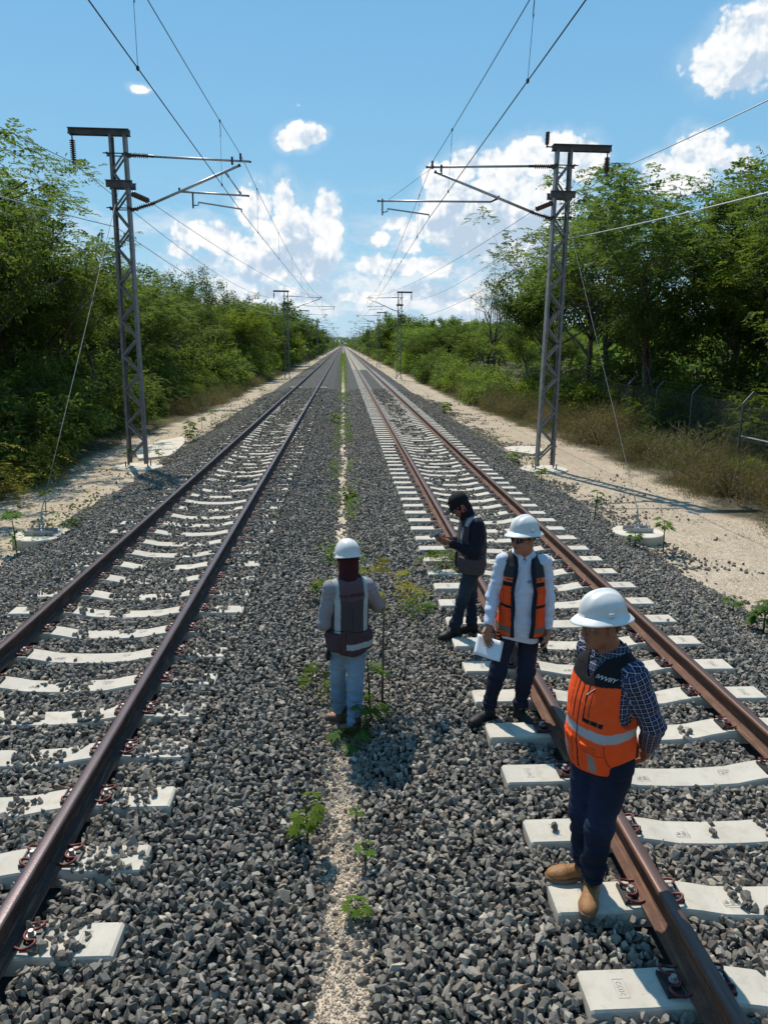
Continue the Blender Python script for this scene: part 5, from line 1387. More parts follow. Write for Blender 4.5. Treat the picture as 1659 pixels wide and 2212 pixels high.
def boot(prims_only, ank, yaw, scale=1.0, zf=0.0, side=1):
    """prims for one boot; ank = ankle (x,y), sole at zf"""
    R_ = rot(yaw); A = np.array([ank[0], ank[1], zf])
    P = lambda x, y, z: A + R_ @ (np.array([x, y, z])*scale)
    up = [('cone', P(0, .012, .055), P(0, .018, .15), .046, .047), ('ell', P(0, .030, .045), np.array([.036, .045, .042])*scale, R_), ('cone', P(0, -.02, .05), P(0, -.10, .042), .041, .038),
          ('ell', P(.004*side, -.125, .036), np.array([.049, .060, .034])*scale, R_), ('ell', P(.002*side, -.165, .030), np.array([.040, .042, .027])*scale, R_)]
    def so(p):
        q = (p - A.astype(np.float32)) @ R_.astype(np.float32)/scale
        wx = np.interp(q[:, 1], [-.215, -.19, -.12, -.03, .05, .075], [.018, .038, .052, .040, .040, .028]); d = np.maximum(np.abs(q[:, 0]) - wx, np.maximum(q[:, 1] - .078, -q[:, 1] - .212))
        heel = np.where((q[:, 1] > -.055) & (q[:, 1] < -.02), .008, 0.0)
        return smax(d*.8, np.abs(q[:, 2] - .014 - heel*.5) - (.014 - heel*.5), .006)*scale
    return up, so
def build_person(nm, label, pos, rz, spec):
    S = spec; root = empty('person', pos, rz)
    tag(root, label, 'person')
    tor = torso_f(S['torso']); J = S['J']; skin = S['skin']; hd = head_f(S['head'], rot(*S['headrot']))
    hands = []
    for k in ('L', 'R'): hands += [hand_prims(*S['hand'+k])]
    zt = tor.z1; top = np.array([tor.tab[-1, 1], tor.tab[-1, 2], zt])
    neck = (top + [0, .0, -.03], np.asarray(S['head']) + hd.R @ np.array([0, .025, -.06]))
    def body_core(p):
        d = smax(tor(p, -.014), np.maximum(p[:, 2] - zt, tor.z0 - p[:, 2]), .05)
        for k in ('L', 'R'):
            sh, el, wr = J['sh'+k], J['el'+k], J['wr'+k]
            d = smin(d, cone(p, sh, el, .040, .035), .05); d = smin(d, cone(p, el, wr, .036, .025), .02)
            hp, kn, an = J['hip'+k], J['kn'+k], J['an'+k]
            d = smin(d, cone(p, hp, kn, .068, .044), .05); d = smin(d, cone(p, kn, an, .044, .032), .03)
            foot = np.array(an) + rot(S['foot'+k]) @ np.array([0, -.12, -.052]); d = smin(d, cone(p, np.array(an) - [0, 0, .02], foot, .028, .018), .015)
        d = smin(d, cone(p, neck[0], neck[1], .060, .056), .045)
        return d
    def body(p):
        d = body_core(p); hm = np.linalg.norm(p - np.asarray(S['head'], np.float32), axis=1) < .24
        if hm.any(): d[hm] = smin(d[hm], hd(p[hm]), .015)
        for k, H in zip(('L', 'R'), hands):
            wr = np.asarray(J['wr'+k], np.float32); m = np.linalg.norm(p - wr, axis=1) < .26
            if m.any(): d[m] = smin(d[m], eval_prims(p[m], H), .008)
        return d
    pts = [np.asarray(v) for v in J.values()] + [np.asarray(S['head'])]
    lo = np.min(pts, 0) - .26; hi = np.max(pts, 0) + .26; lo[2] = -.02
    hs = S.get('h', .006)
    fw = hd.R @ np.array([0, -1, 0])
    def sk(V):
        c = hd.tint(V, skin)
        return c
    sdf_obj('body', body, lo, hi, S.get('hb', .0045), M_SKIN, root, sk)
    # trousers
    hem = S['hem']; wl = S['legw']
    def trs(p):
        d = smax(tor(p, .012), np.maximum(p[:, 2] - S['waist'], tor.z0 - p[:, 2]), .02)
        for k in ('L', 'R'):
            hp, kn, an = (np.asarray(J[a+k]) for a in ('hip', 'kn', 'an'))
            d = smin(d, cone(p, hp, kn, .100*wl, .074*wl), .04); q = smin(cone(p, kn, an + (an-kn)*.12, .074*wl, .066*wl), 9, 1e-3); d = smin(d, q, .03)
        lowz = np.interp(p[:, 2], [0, .25, .42, .6, .85], [1.6, 1.2, .9, .45, .7])
        d = d + folds(p, .013, (7, 7, 19), .07, S['seed'])*lowz + _RIDGE(p, .007, (9, 9, 24), S['seed'])*lowz
        hz = np.where(p[:, 0] > (J['anL'][0] + J['anR'][0])/2, hem + J['anL'][2], hem + J['anR'][2])
        return smax(d, hz - p[:, 2] + .012*vnoise(p*14 + 3), .008)
    jl, jd = S['jeans']
    def jt(V):
        n = np.clip(vnoise(V*4 + 7)*1.2 + .5, 0, 1)[:, None]; thigh = np.interp(V[:, 2], [.3, .5, .75, .9], [0, 1, 1, 0])[:, None]
        return np.array(jd)*(1 - n*.7*thigh - .15) + np.array(jl)*(n*.7*thigh + .15)
    lt = lo.copy(); ht = hi.copy(); ht[2] = S['waist'] + .06
    sdf_obj('trousers', trs, lt, ht, hs, M_DENIM, root, jt)
    # boots
    for k, sd_ in (('L', 1), ('R', -1)):
        an = J['an'+k]; up, so = boot(True, (an[0], an[1]), S['foot'+k], S.get('bs', 1.0), an[2] - .085, sd_)
        bl = np.array([an[0]-.27, an[1]-.27, an[2]-.11]); bh = np.array([an[0]+.27, an[1]+.27, an[2]+.13])
        Rf = rot(S['foot'+k])
        def bt(V, an=an, Rf=Rf):
            q = (V - np.array([an[0], an[1], an[2]-.085])) @ Rf; lace = (np.abs(q[:, 0]) < .024) & (q[:, 1] < -.01) & (q[:, 1] > -.115) & (q[:, 2] > .06) & (np.sin((q[:, 1]*1.0 + q[:, 2]*.6)*300) > .2)
            c = paint(V, S['bootc'], (lace, S['lacec'])); c[(q[:, 2] > .125)] = np.array(S['bootc'])*.6; return c
        up_o = sdf_obj('boot', lambda p: eval_prims(p, up, .02) + .002*vnoise(p*40), bl, bh, .005, M_LEATHER, root, bt)
        sdf_obj('sole', lambda p: so(p), bl, bh, .004, M_CLOTH, up_o, S['solec'])
    # shirt
    sl = S['sleeve']
    def sleeves(p, off=0.):
        d = None
        for k in ('L', 'R'):
            sh, el, wr = (np.asarray(J[a+k], float) for a in ('sh', 'el', 'wr')); cuff = el + (wr - el)*S.get('cuff', .93)
            a = smin(cone(p, sh, el, sl[0] + off, sl[1] + off), cone(p, el, cuff, sl[1] + off, sl[2] + off), .02)
            u = (wr - el)/np.linalg.norm(wr - el); a = smax(a, (p - cuff.astype(np.float32)) @ u.astype(np.float32), .006); d = a if d is None else np.minimum(d, a)
        return d
    def shirt(p):
        d = smax(tor(p, S['shirtoff'] + S.get('flare', 0)*np.clip((.93 - p[:, 2])/.1, 0, 1)), np.maximum(p[:, 2] - zt + .01, S['shirthem'](p) - p[:, 2]), .03)
        a = sleeves(p)
        fo = folds(p, S['fold'], (11, 11, 20), .06, S['seed'] + 4) + _RIDGE(p, S['fold']*.7, (10, 10, 24), S['seed'] + 2)
        d = smin(d, a, .035) + fo
        col = cone(p, neck[0] + [0, 0, .01], neck[0] + (neck[1] - neck[0])*S['collar'], .078, .072)
        d = smin(d, col, .012)
        if 'sv' in S: d = smax(d, -cone(p, neck[0] + np.array([0, -.06, .05]), neck[0] + np.array([0, -.115, S['sv']]), .045, .004), .004)
        return smax(d, -cone(p, neck[0] + np.array([0, 0, .03]), neck[1], .056, .068), .005)
    def uv(me, V):
        pu = V[:, 2].copy(); pv = np.arctan2(V[:, 0], -V[:, 1])*.16
        for k in ('L', 'R'):
            sh, el, wr = (np.asarray(J[a+k], float) for a in ('sh', 'el', 'wr'))
            for (a, b, off) in ((sh, el, 0), (el, wr, np.linalg.norm(el - sh))):
                u = (b - a)/np.linalg.norm(b - a); tt = (V - a) @ u; dist = np.linalg.norm(V - a - tt[:, None]*u, axis=1)
                m = (dist < .085) & (tt > -.02) & (tt < np.linalg.norm(b - a) + .03) & (np.abs(V[:, 0]) > S.get('armx', .17)*(1 if off == 0 else .2))
                x = np.cross(u, [0, 1, .2]); x /= np.linalg.norm(x); y = np.cross(u, x); r_ = V - a
                pu[m] = (tt + off)[m]; pv[m] = (np.arctan2(r_ @ y, r_ @ x)*.055)[m]
        set_attr(me, 'pu', pu); set_attr(me, 'pv', pv)
    if S.get('plaid'): shirt_o = sdf_obj('shirt', shirt, lo, hi, hs, M_PLAID, root, None, uv)
    else: shirt_o = sdf_obj('shirt', shirt, lo, hi, hs, M_CLOTH, root, S['shirtc'])
    # vest
    vz0, vo = S['vest0'], S['vestoff']
    def vest(p):
        d = smax(tor(p, vo + S.get('flare', 0)*.6*np.clip((.93 - p[:, 2])/.1, 0, 1)), np.maximum(p[:, 2] - zt - .012, vz0(p) - p[:, 2]), .025)
        d = smin(d, smax(cone(p, np.array(J['shL'])*[.86, 1, 1] + [0, 0, .012], np.array(J['shR'])*[.86, 1, 1] + [0, 0, .012], .058, .058), np.abs(p[:, 0]) - .185, .01), .03)
        d = d + folds(p, S['vfold'], (8, 8, 11), .05, S['seed'] + 8) + _RIDGE(p, S['vfold']*.35, (12, 12, 8), S['seed'] + 3)
        for k in ('L', 'R'):
            sh, el = np.asarray(J['sh'+k], float), np.asarray(J['el'+k], float); u = (el - sh)/np.linalg.norm(el - sh); out = np.array([np.sign(sh[0])*.035, 0, -.015])
            d = smax(d, -cone(p, sh + out - np.array([0, 0, .0]), sh + out + u*.13, sl[0] + .018, sl[0] + .030), .006)
            d = smax(d, -cone(p, sh + out, sh + out*1.2 + np.array([0, -.01, -S.get('hole', .10)]), sl[0] + .010, sl[0] + .004), .006)
        d = smax(d, -cone(p, neck[0] + [0, 0, -.005], neck[1], S.get('neckhole', .082), .10), .006)
        if 'vv' in S: d = smax(d, -cone(p, neck[0] + np.array([0, -.07, .03]), neck[0] + np.array([0, -.13, S['vv']]), .075, .006), .006)
        d = S['vestcut'](p, d)
        return d
    vest_o = sdf_obj('vest', vest, lo, hi, S.get('hv', .0045), M_CLOTH, root, S['vestc'])
    # hair
    if S.get('hair'):
        def hair(p):
            q = hd.L(p); d = ellip(q, (0, .016, .036), (.081, .100, .093)) + .002*vnoise(p*90)
            d = smax(d, -(q[:, 1]*.9 + .028 - (q[:, 2] - .02)*.5), .01); d = smax(d, -(q[:, 2] + S['hair']) , .01)
            return smax(d, -ellip(q, (0, -.02, -.03), (.095, .045, .05)), .008)
        C = np.asarray(S['head']); sdf_obj('hair', hair, C - .16, C + .16, .005, M_HAIR, root)
    return root, dict(vest=vest, shirt=shirt, hd=hd, vest_o=vest_o, shirt_o=shirt_o, body=body, tor=tor, neck=neck)
def legs(xL, yL, xR, yR, hx=.095, hz=.86, zL=.085, zR=.085, kb=.03, cx=0., cy=0.):
    J = {}
    for k, s, x, y, z in (('L', 1, xL, yL, zL), ('R', -1, xR, yR, zR)):
        hp = np.array([cx + s*hx, cy, hz]); an = np.array([x, y, z]); kn = (hp*.48 + an*.52) + np.array([0, -kb, 0]); J['hip'+k], J['kn'+k], J['an'+k] = hp, kn, an
    return J
ORANGE = (1.0, .105, .018); ORANGE2 = (.85, .085, .015); REFL = (.42, .45, .47); NAVYD = (.012, .014, .03); BLK = (.010, .010, .012)

# ---------- A: man in front, orange vest over plaid shirt
TA = R(-68)
ja = legs(.015, .01, -.095, .045, cx=.0, cy=.02, hz=.85)
ja.update(shL=(.165, .02, 1.38), elL=(.220, .125, 1.10), wrL=(.10, .235, .875), shR=(-.165, .02, 1.38), elR=(-.235, .135, 1.10), wrR=(-.06, .25, .845))
def vA(V):
    x, y, z = V.T; fr = y < .0; zb = z - .05*np.clip(-y/.15, -1, 1)*0
    n = vnoise(V*3.)[:, None]; c = np.tile(np.array(ORANGE, np.float32), (len(V), 1))
    yoke = z > np.where(fr, 1.285 + .03*np.abs(x)/.15, 1.22); c[yoke] = BLK
    band = np.abs(z - 1.055 - .02*np.clip(y*3, -1, 1)) < .026; c[band] = REFL
    pen = fr & (np.abs(z - 1.113) < .0105) & (x > .030) & (x < .142); c[pen] = BLK; c[pen & (np.abs(x - .078) < .002)] = (.4, .12, .05); c[pen & (np.abs(x - .12) < .002)] = (.4, .12, .05)
    for s in (-1, 1):
        c[fr & (np.abs(x - s*.034) < .0045) & (z > 1.095) & ~yoke] = BLK; c[fr & (np.abs(x - s*.066) < .0035) & (z > 1.13) & ~yoke] = (.10, .03, .02)
        p0 = s*.092; c[fr & (np.abs(x - p0) < .020) & (z > .83) & (z < .935)] = (.27, .27, .25)
        fx = np.abs(x - s*.095); box = fr & (fx < .036) & (np.abs(z - .972) < .014) & ((fx > .033) | (np.abs(z - .972) > .011) | (np.abs(np.abs((x - s*.095)/.036) - np.abs((z - .972)/.014)) < .12)); c[box] = (.45, .07, .015)
        c[fr & (np.abs(z - (.946 - .01*(fx > .06))) < .0025) & (fx < .062)] = (.34, .05, .012); c[fr & (np.abs(fx - .062) < .0025) & (z < 1.01) & (z > .83)] = (.42, .065, .015)
    c[fr & (np.abs(x) < .0065) & (z < 1.30)] = (.03, .012, .012)
    c[(z < .815) & ((z*1000).astype(int) % 2 == 0)] = ORANGE2
    return c
def cutA(p, d):
    q = rbox(p, (.085, -.165, .905), (.05, .07, .085), .02); d2 = np.where((p[:, 1] < 0), smin(d, smax(d - .007, rbox(p, (.085, -.18, .905), (.055, .14, .082), .01), .006), .006), d)
    return np.where(p[:, 1] < 0, smin(d2, smax(d - .004, rbox(p, (-.085, -.18, .905), (.055, .14, .082), .01), .006), .006), d2)
specA = dict(torso=[(.78, 0, .01, .132, .105), (.88, 0, .005, .150, .122), (.98, 0, -.008, .158, .136), (1.08, 0, -.010, .160, .138), (1.20, 0, -.002, .162, .124), (1.30, 0, .006, .162, .108), (1.375, 0, .012, .150, .088), (1.43, 0, .016, .095, .066), (1.46, 0, .016, .068, .058)],
    J=ja, head=(-.0, -.062, 1.588), headrot=(R(-8), R(2), R(-8)), skin=(.27, .125, .075),
    handL=((.10, .235, .875), (-.55, .12, -.65), (-.3, -.9, .1), .9, 1), handR=((-.06, .25, .845), (.72, .08, -.35), (.2, -.9, .1), 1.1, -1), footL=R(42), footR=R(-22),
    hem=.02, legw=1.05, waist=.90, jeans=((.018, .032, .075), (.005, .009, .024)), seed=1.3, bootc=(.30, .145, .055), lacec=(.22, .10, .04), solec=(.16, .115, .075), bs=1.04,
    sleeve=(.070, .061, .047), cuff=.95, shirtoff=.012, shirthem=lambda p: .86, fold=.008, collar=.30, plaid=True, shirtc=(.02, .03, .1),
    vest0=lambda p: .795 + .012*np.sin(p[:, 0]*9), vestoff=.031, vfold=.011, vestcut=cutA, vestc=vA, hole=.20, vv=-.12, sv=-.05, hair=.045, h=.0052)
pA = at_z(1292, 1925, 0); rootA, IA = build_person('A', 'man in orange vest and plaid shirt, hands behind his back, tan boots', (float(pA[0]) - .06, float(pA[1]) + .0, .002), TA, specA)
helmet(rootA, specA['head'], IA['hd'].R, 'full')
surf_text('label', 'IVVVIIY', .030, IA['vest'], .100, 1.350, M_PRINTW, IA['vest_o'], -1, .35)
MB().tube([Vector((.068, -.12, 1.29)) , Vector((.070, -.185, 1.265)), Vector((.066, -.19, 1.235))], [.004, .006, .003], 6).build('zip_pull', M_FIT, IA['vest_o'])

# ---------- B: man in white shirt, open orange vest, sunglasses, sheet of paper
TB = R(-6)
bx_ = .085
jb = legs(.13 , .01, -.135, -.03, cx=bx_, cy=.0, hz=.86, hx=.09, kb=.02)
jb.update(shL=(.160+bx_, .0, 1.365), elL=(.215+bx_, -.01, 1.07), wrL=(.215+bx_, -.065, .815), shR=(-.160+bx_, .0, 1.365), elR=(-.225+bx_, -.02, 1.075), wrR=(-.265+bx_, -.14, .865))
def vB(V):
    x, y, z = V.T; x = x - bx_; fr = y < .02; ax = np.abs(x); c = np.tile(np.array(ORANGE2, np.float32), (len(V), 1))
    c[z > 1.265] = (.035, .037, .038); c[(z < 1.265) & (z > 1.232)] = (.80, .16, .05); c[np.abs(z - 1.215) < .018] = BLK
    c[np.abs(z - 1.035) < .013] = BLK; c[(np.abs(z - .845) < .024)] = (.16, .145, .11)
    op = OPN(z); e = fr & (ax < op + .030) & (ax > op - .02); c[e] = NAVYD
    for s in (-1, 1):
        for xx in (.105, .155): c[fr & (np.abs(x - s*xx) < .002) & (z < 1.19) & (z > 1.05)] = (.35, .055, .012)
        c[fr & (np.abs(ax - .108) < .0022) & (z < 1.02) & (z > .87)] = (.35, .055, .012)
    c[fr & (np.abs(z - 1.155) < .002) & (ax > .10)] = (.35, .055, .012); c[z < .79] = NAVYD
    return c
def OPN(z): return np.interp(z, [.75, .95, 1.15, 1.27, 1.36], [.060, .066, .072, .060, .050])
def cutB(p, d):
    ax = np.abs(p[:, 0] - bx_); fr = (p[:, 1] < .02)
    for s in (-1, 1):
        for (cx_, cz_, hx_, hz_) in ((.125, 1.12, .024, .055), (.105, .94, .038, .055)):
            b = rbox(p, (bx_ + s*cx_, -.18, cz_), (hx_, .16, hz_), .01); d = np.where(fr, smin(d, smax(d - .013, b, .006), .006), d)
    return np.where(p[:, 1] < .05, smax(d, (OPN(p[:, 2]) + .004*np.sin(p[:, 2]*23) - ax), .006), d)
specB = dict(torso=[(.72, bx_, .0, .138, .105), (.80, bx_, .0, .148, .118), (.90, bx_, -.008, .148, .124), (1.02, bx_, -.012, .145, .124), (1.15, bx_, -.006, .152, .116), (1.27, bx_, .0, .158, .106), (1.35, bx_, .008, .145, .086), (1.40, bx_, .013, .098, .066), (1.44, bx_, .014, .066, .056)],
    J=jb, head=(bx_ - .01, -.03, 1.552), headrot=(R(-52), R(-2), R(-7)), skin=(.34, .165, .10),
    handL=((.215+bx_, -.075, .815), (-.12, -.12, -1), (-1, .1, .1), .75, -1), handR=((-.265+bx_, -.14, .865), (-.02, -.25, -1), (.55, -.75, .1), .55, 1), footL=R(22), footR=R(-52),
    hem=.03, legw=.95, flare=.024, waist=.84, jeans=((.022, .030, .060), (.008, .011, .026)), seed=5.1, bootc=(.016, .016, .017), lacec=(.03, .03, .03), solec=(.012, .012, .012), bs=1.0,
    sleeve=(.064, .055, .043), cuff=.97, shirtoff=.014, shirthem=lambda p: .725 + .02*np.cos(p[:, 0]*14) , fold=.009, sv=-.055, collar=.25, shirtc=lambda V: paint(V, (.60, .66, .78), ((np.abs(V[:, 0] - bx_ - .014) < .0015) & (V[:, 1] < 0), (.36, .41, .52))),
    vest0=lambda p: .775 + .0*p[:, 0], vestoff=.038, vfold=.009, vestcut=cutB, vestc=vB, hair=.05, h=.0055, neckhole=.092)
specB['J'] = jb
pB = at_z(1097, 1553, -.05); rootB, IB = build_person('B', 'man in white shirt, open orange vest and dark sunglasses, looking left', (float(pB[0]) - .035, float(pB[1]), -.045), TB, specB)
helmet(rootB, specB['head'], IB['hd'].R, 'full')
surf_text('label', 'SCTEV', .022, IB['vest'], bx_ + .112, 1.249, M_PRINT, IB['vest_o'], -1, .15)
surf_text('label', 'EMVIA', .022, IB['vest'], bx_ - .112, 1.249, M_PRINT, IB['vest_o'], -1, .15)
# small blue emblem on the shirt: a swoosh ring with a bar
em = MB(); rr0 = [(math.cos(a)*.017, math.sin(a)*.009, 0) for a in np.linspace(.3, 5.9, 16)]; em.tube(rr0, .0016, 5); em.tube([(-.006, -.012, 0), (.004, .012, 0)], .0014, 5); em.tube([(.006, -.01, 0), (.006, .008, 0), (.012, .002, 0)], .0012, 5)
surf_text('emblem', mesh_np('emblem', em.v, em.f), 1, IB['shirt'], bx_ + .040 , 1.235, M_PRINTB, IB['shirt_o'], -1)
# collar wings
def collar(parent, I, mat, z0, w=.075, cx=0., tint=None, y0=-.08, plaid=False):
    n = I['neck'][0]; mb = MB()
    for s in (-1, 1):
        a = Vector((n[0] + s*.062, n[1] + .035, n[2] + .075)); b = Vector((n[0] + s*.058, n[1] - .048, n[2] + .055)); c_ = Vector((n[0] + s*.006, n[1] - .082, n[2] + .005)); d_ = Vector((n[0] + s*.052, n[1] - .100, n[2] - .045)); e = Vector((n[0] + s*.100, n[1] - .03, n[2] + .018)); f = Vector((n[0] + s*.088, n[1] + .045, n[2] + .035))
        vs = [a, b, c_, d_, e, f]; o = Vector((s*.003, -.004, .004)); k = len(mb.v)
        mb.add(vs + [v - o*1.2 for v in vs], [(0, 1, 4, 5), (1, 2, 3, 4), (11, 10, 7, 6), (10, 9, 8, 7), (0, 6, 7, 1), (1, 7, 8, 2), (2, 8, 9, 3), (3, 9, 10, 4), (4, 10, 11, 5), (5, 11, 6, 0)])
    o = mb.build('collar', mat, parent); me = o.data; v = np.array(mb.v)
    if plaid: set_attr(me, 'pu', v[:, 2]); set_attr(me, 'pv', v[:, 0] + v[:, 1])
    else: set_attr(me, 'tint', np.tile([*tint, 1.], (len(v), 1)), 'FLOAT_COLOR')
    sd2 = o.modifiers.new('s', 'SUBSURF'); sd2.levels = 0; sd2.render_levels = 0
    return o
collar(IB['shirt_o'], IB, M_CLOTH, 0, tint=(.66, .71, .82)); collar(IA['shirt_o'], IA, M_PLAID, 0, plaid=True)
# sunglasses
def glasses(root, hd, mat_l, mat_f):
    def P(x, y, z): return Vector((hd.C + hd.R @ np.array([x, y, z])).tolist())
    m = MB(); l = MB()
    for s in (-1, 1):
        ring = [P(s*(.033 + .026*math.cos(a)), -.098 + .010*abs(math.cos(a)) + (.012 if math.cos(a)*1 > .3 else 0)*(.033/.033), .002 + .020*math.sin(a)) for a in np.linspace(0, 2*math.pi, 17)[:-1]]
        m.tube(ring, .0030, 6, True); c = sum(ring, Vector())/16; l.add([c] + ring, [(0, i + 1, (i + 1) % 16 + 1) for i in range(16)])
        m.tube([P(s*.060, -.082, .008), P(s*.080, -.03, .006), P(s*.082, .015, .0)], .0032, 6)
    m.tube([P(-.008, -.110, .006), P(.008, -.110, .006)], .003, 6)
    o = m.build('sunglasses', mat_f, root, True); l.build('lens', mat_l, o)
glasses(rootB, IB['hd'], M_GLASS, M_PRINT)
# radio strap and pouch at the right hip of B
mb = MB(); mb.box((bx_ - .190, -.10, .735), (bx_ - .160, -.055, .83)); o = mb.build('belt_pouch', M_PRINTY if False else M_BLACKCAP, rootB, False, .006)
for z_ in (.755, .785, .815): MB().box((bx_ - .192, -.103, z_ - .006), (bx_ - .165, -.10, z_ + .006)).build('orange_tab', simple('orange_tape', (.75, .14, .03), None, rough=.7, bump=0), o)
# sheet of paper held by B's right hand (top-level thing)
wr = Vector((-.265+bx_, -.14, .865)); Mz = Matrix.Rotation(TB, 3, 'Z')
pc = rootB.location + Mz @ (wr + Vector((.005, -.075, -.145)))
nu, nv = 9, 7; Vp = []; Fp = []
for i in range(nu+1):
    for j in range(nv+1):
        u = (i/nu - .5)*.215; v = (j/nv - .5)*.17; Vp.append((u, .018*math.sin(u*12 + 1) + .01*math.sin(v*14), v))
for i in range(nu):
    for j in range(nv): a = i*(nv+1) + j; Fp.append((a, a+nv+1, a+nv+2, a+1))
me = mesh_np('paper_sheet', Vp, Fp, True); o = link('paper_sheet', me, M_PAPER); md = o.modifiers.new('t', 'SOLIDIFY'); md.thickness = .0015
o.location = pc; o.rotation_euler = (R(-38), R(14), TB + R(-4)); tag(o, 'white sheet of paper held low by the man in the white shirt', 'paper')
mb = MB(); mb.box((-.022, -.009, -.065), (.022, .009, .065)); mb.lathe([(.004, 0), (.003, .05)], 6, (.014, 0, .065)); 
rd = mb.build('radio', M_BLACKCAP, None, False, .004); wl_ = Vector((.215+bx_, -.075, .815)); rd.location = rootB.location + Mz @ (wl_ + Vector((-.035, -.03, -.11))); rd.rotation_euler = (R(12), R(160), TB)
tag(rd, 'small black handheld radio in the left hand of the man in the white shirt', 'radio')

# ---------- C: man seen from behind, maroon vest, light jeans
TC = R(194)
jc = legs(.030, -.15, -.025, .08, cx=.0, cy=.0, hz=.80, hx=.075, kb=.02)
jc['knL'] = jc['knL'] + np.array([.01, -.01, 0])
jc.update(shL=(.145, .01, 1.255), elL=(.205, .02, .975), wrL=(.130, -.19, 1.04), shR=(-.145, .01, 1.255), elR=(-.262, -.05, 1.05), wrR=(-.10, -.23, 1.14))
def vC(V):
    x, y, z = V.T; bk = y > 0; c = np.tile(np.array((.062, .055, .062), np.float32), (len(V), 1))
    c[z > 1.195 + .0*x] = (.115, .072, .082); c[bk & (z > 1.17) & (z > 1.185 - .35*np.maximum(0, .05 - np.abs(x)))] = (.115, .072, .082)
    c[z < .925] = (.078, .048, .055); c[(np.abs(x) > .150) & (z > .93)] = (.075, .05, .057)
    c[bk & (np.abs(np.abs(x) - .112 - .03*np.clip((z - 1.1)*4, 0, 1)*0 - .012*np.clip((z-1.15)*8, 0, 1)) < .021) & (z > .915)] = (.40, .47, .47); c[(np.abs(np.abs(x) - .118) < .021) & (z > 1.19)] = (.36, .41, .41)
    zb = .795 + .10*np.abs(x) - .0; c[bk & (np.abs(z - zb) < .024) & (x < .05) ] = (.38, .45, .48); c[bk & (np.abs(x - .052) < .0025) & (z < .925)] = (.02, .012, .015)
    c[bk & (np.abs(x) < .002) & (z > .93) & (z < 1.12)] = (.03, .025, .03); c[bk & (np.abs(z - .925 - .01*np.sin(x*20)) < .003)] = (.02, .012, .015)
    return c
def cutC(p, d):
    for s in (-1, 1): d = smin(d, smax(d - .022, rbox(p, (s*.155, 0, .83), (.07, .12, .075), .02), .01), .01)
    return d
specC = dict(torso=[(.72, 0, 0, .125, .098), (.80, 0, .0, .136, .106), (.90, 0, -.002, .132, .104), (1.02, 0, 0, .134, .104), (1.14, 0, .005, .142, .104), (1.22, 0, .008, .134, .094), (1.28, 0, .010, .115, .078), (1.325, 0, .010, .075, .062), (1.35, 0, .008, .06, .056)],
    J=jc, head=(0, -.025, 1.445), headrot=(R(4), R(14), 0), skin=(.22, .10, .06),
    handL=((.130, -.19, 1.04), (-.7, -.5, .2), (0, -.2, 1), .9, 1), handR=((-.10, -.23, 1.14), (.75, -.5, .1), (0, -.2, 1), .9, -1), footL=R(56), footR=R(48),
    hem=.02, legw=.86, waist=.80, jeans=((.27, .40, .52), (.14, .24, .36)), seed=9.2, bootc=(.085, .065, .045), lacec=(.60, .18, .10), solec=(.19, .17, .14), bs=.98,
    sleeve=(.064, .056, .042), cuff=.97, shirtoff=.010, shirthem=lambda p: .76, fold=.005, collar=.5, shirtc=(.27, .265, .285),
    vest0=lambda p: .735 - .03*np.clip(p[:, 1]*8, -1, 1) + .10*np.abs(p[:, 0])*(p[:, 1] > 0), vestoff=.026, vfold=.009, vestcut=cutC, vestc=vC, hair=0, h=.006, hb=.0055, hv=.005, neckhole=.085)
pC = at_z(750, 1582, -.29); rootC, IC = build_person('C', 'man seen from behind in maroon vest, light blue jeans and white helmet', (float(pC[0]) + .01, float(pC[1]) + .02, -.30), TC, specC)
helmet(rootC, specC['head'], IC['hd'].R, 'cap')
def hoodC(p):
    q = IC['hd'].L(p); d = smin(ellip(q, (0, .010, .03), (.083, .104, .092)), ellip(q, (0, .0, -.05), (.070, .080, .075)), .03); d = smin(d, cone(p, IC['neck'][0] + [0, 0, .0], IC['neck'][1], .082, .070), .03) + folds(p, .004, (14, 14, 30))
    d = smax(d, IC['neck'][0][2] - .0 - p[:, 2], .01); return smax(d, -ellip(q, (0, -.10, .012), (.055, .05, .022)), .006)
Ch = np.asarray(specC['head']); sdf_obj('hood', hoodC, Ch - [.16, .16, .24], Ch + .16, .005, M_CLOTH, rootC, (.045, .010, .014))
rootC.scale = (1.055,)*3
surf_text('lettering', 'VIAS FERREAS', .034, IC['vest'], 0, 1.222, M_PRINT, IC['vest_o'], 1, 0, .04)
mb = MB(); mb.box((.15, -.015, .66), (.185, .025, .74)); mb.build('belt_case', M_BLACKCAP, rootC, False, .008)

# ---------- D: man in black cap looking at a phone
TD = R(-82)
jd_ = legs(.03, -.13, -.05, .08, cx=.02, cy=.03, hz=.80, hx=.085, kb=.015)
jd_['knR'] = jd_['knR'] + np.array([0, .03, 0])
jd_.update(shL=(.155, .035, 1.245), elL=(.205, .0, .955), wrL=(.075, -.235, 1.045), shR=(-.165, .02, 1.245), elR=(-.215, -.02, .965), wrR=(-.055, -.25, 1.03))
def vD(V):
    x, y, z = V.T; c = np.tile(np.array((.052, .048, .056), np.float32), (len(V), 1))
    c[z < .93] = (.078, .062, .068); c[(z > 1.21)] = (.045, .042, .052); fr = y < .02
    c[fr & (np.abs(np.abs(x) - .075) < .02) & (z > 1.0) & (z < 1.2)] = (.30, .31, .32); c[(np.abs(np.abs(x) - .12) < .018) & (z > 1.22)] = (.34, .35, .38)
    c[fr & (np.abs(np.abs(x) - .012) < .003)] = (.30, .30, .31); c[(np.abs(z - .93) < .003)] = (.01, .01, .012)
    c[fr & (np.abs(z - 1.09) < .002) & (np.abs(x) > .03)] = (.015, .015, .02); return c
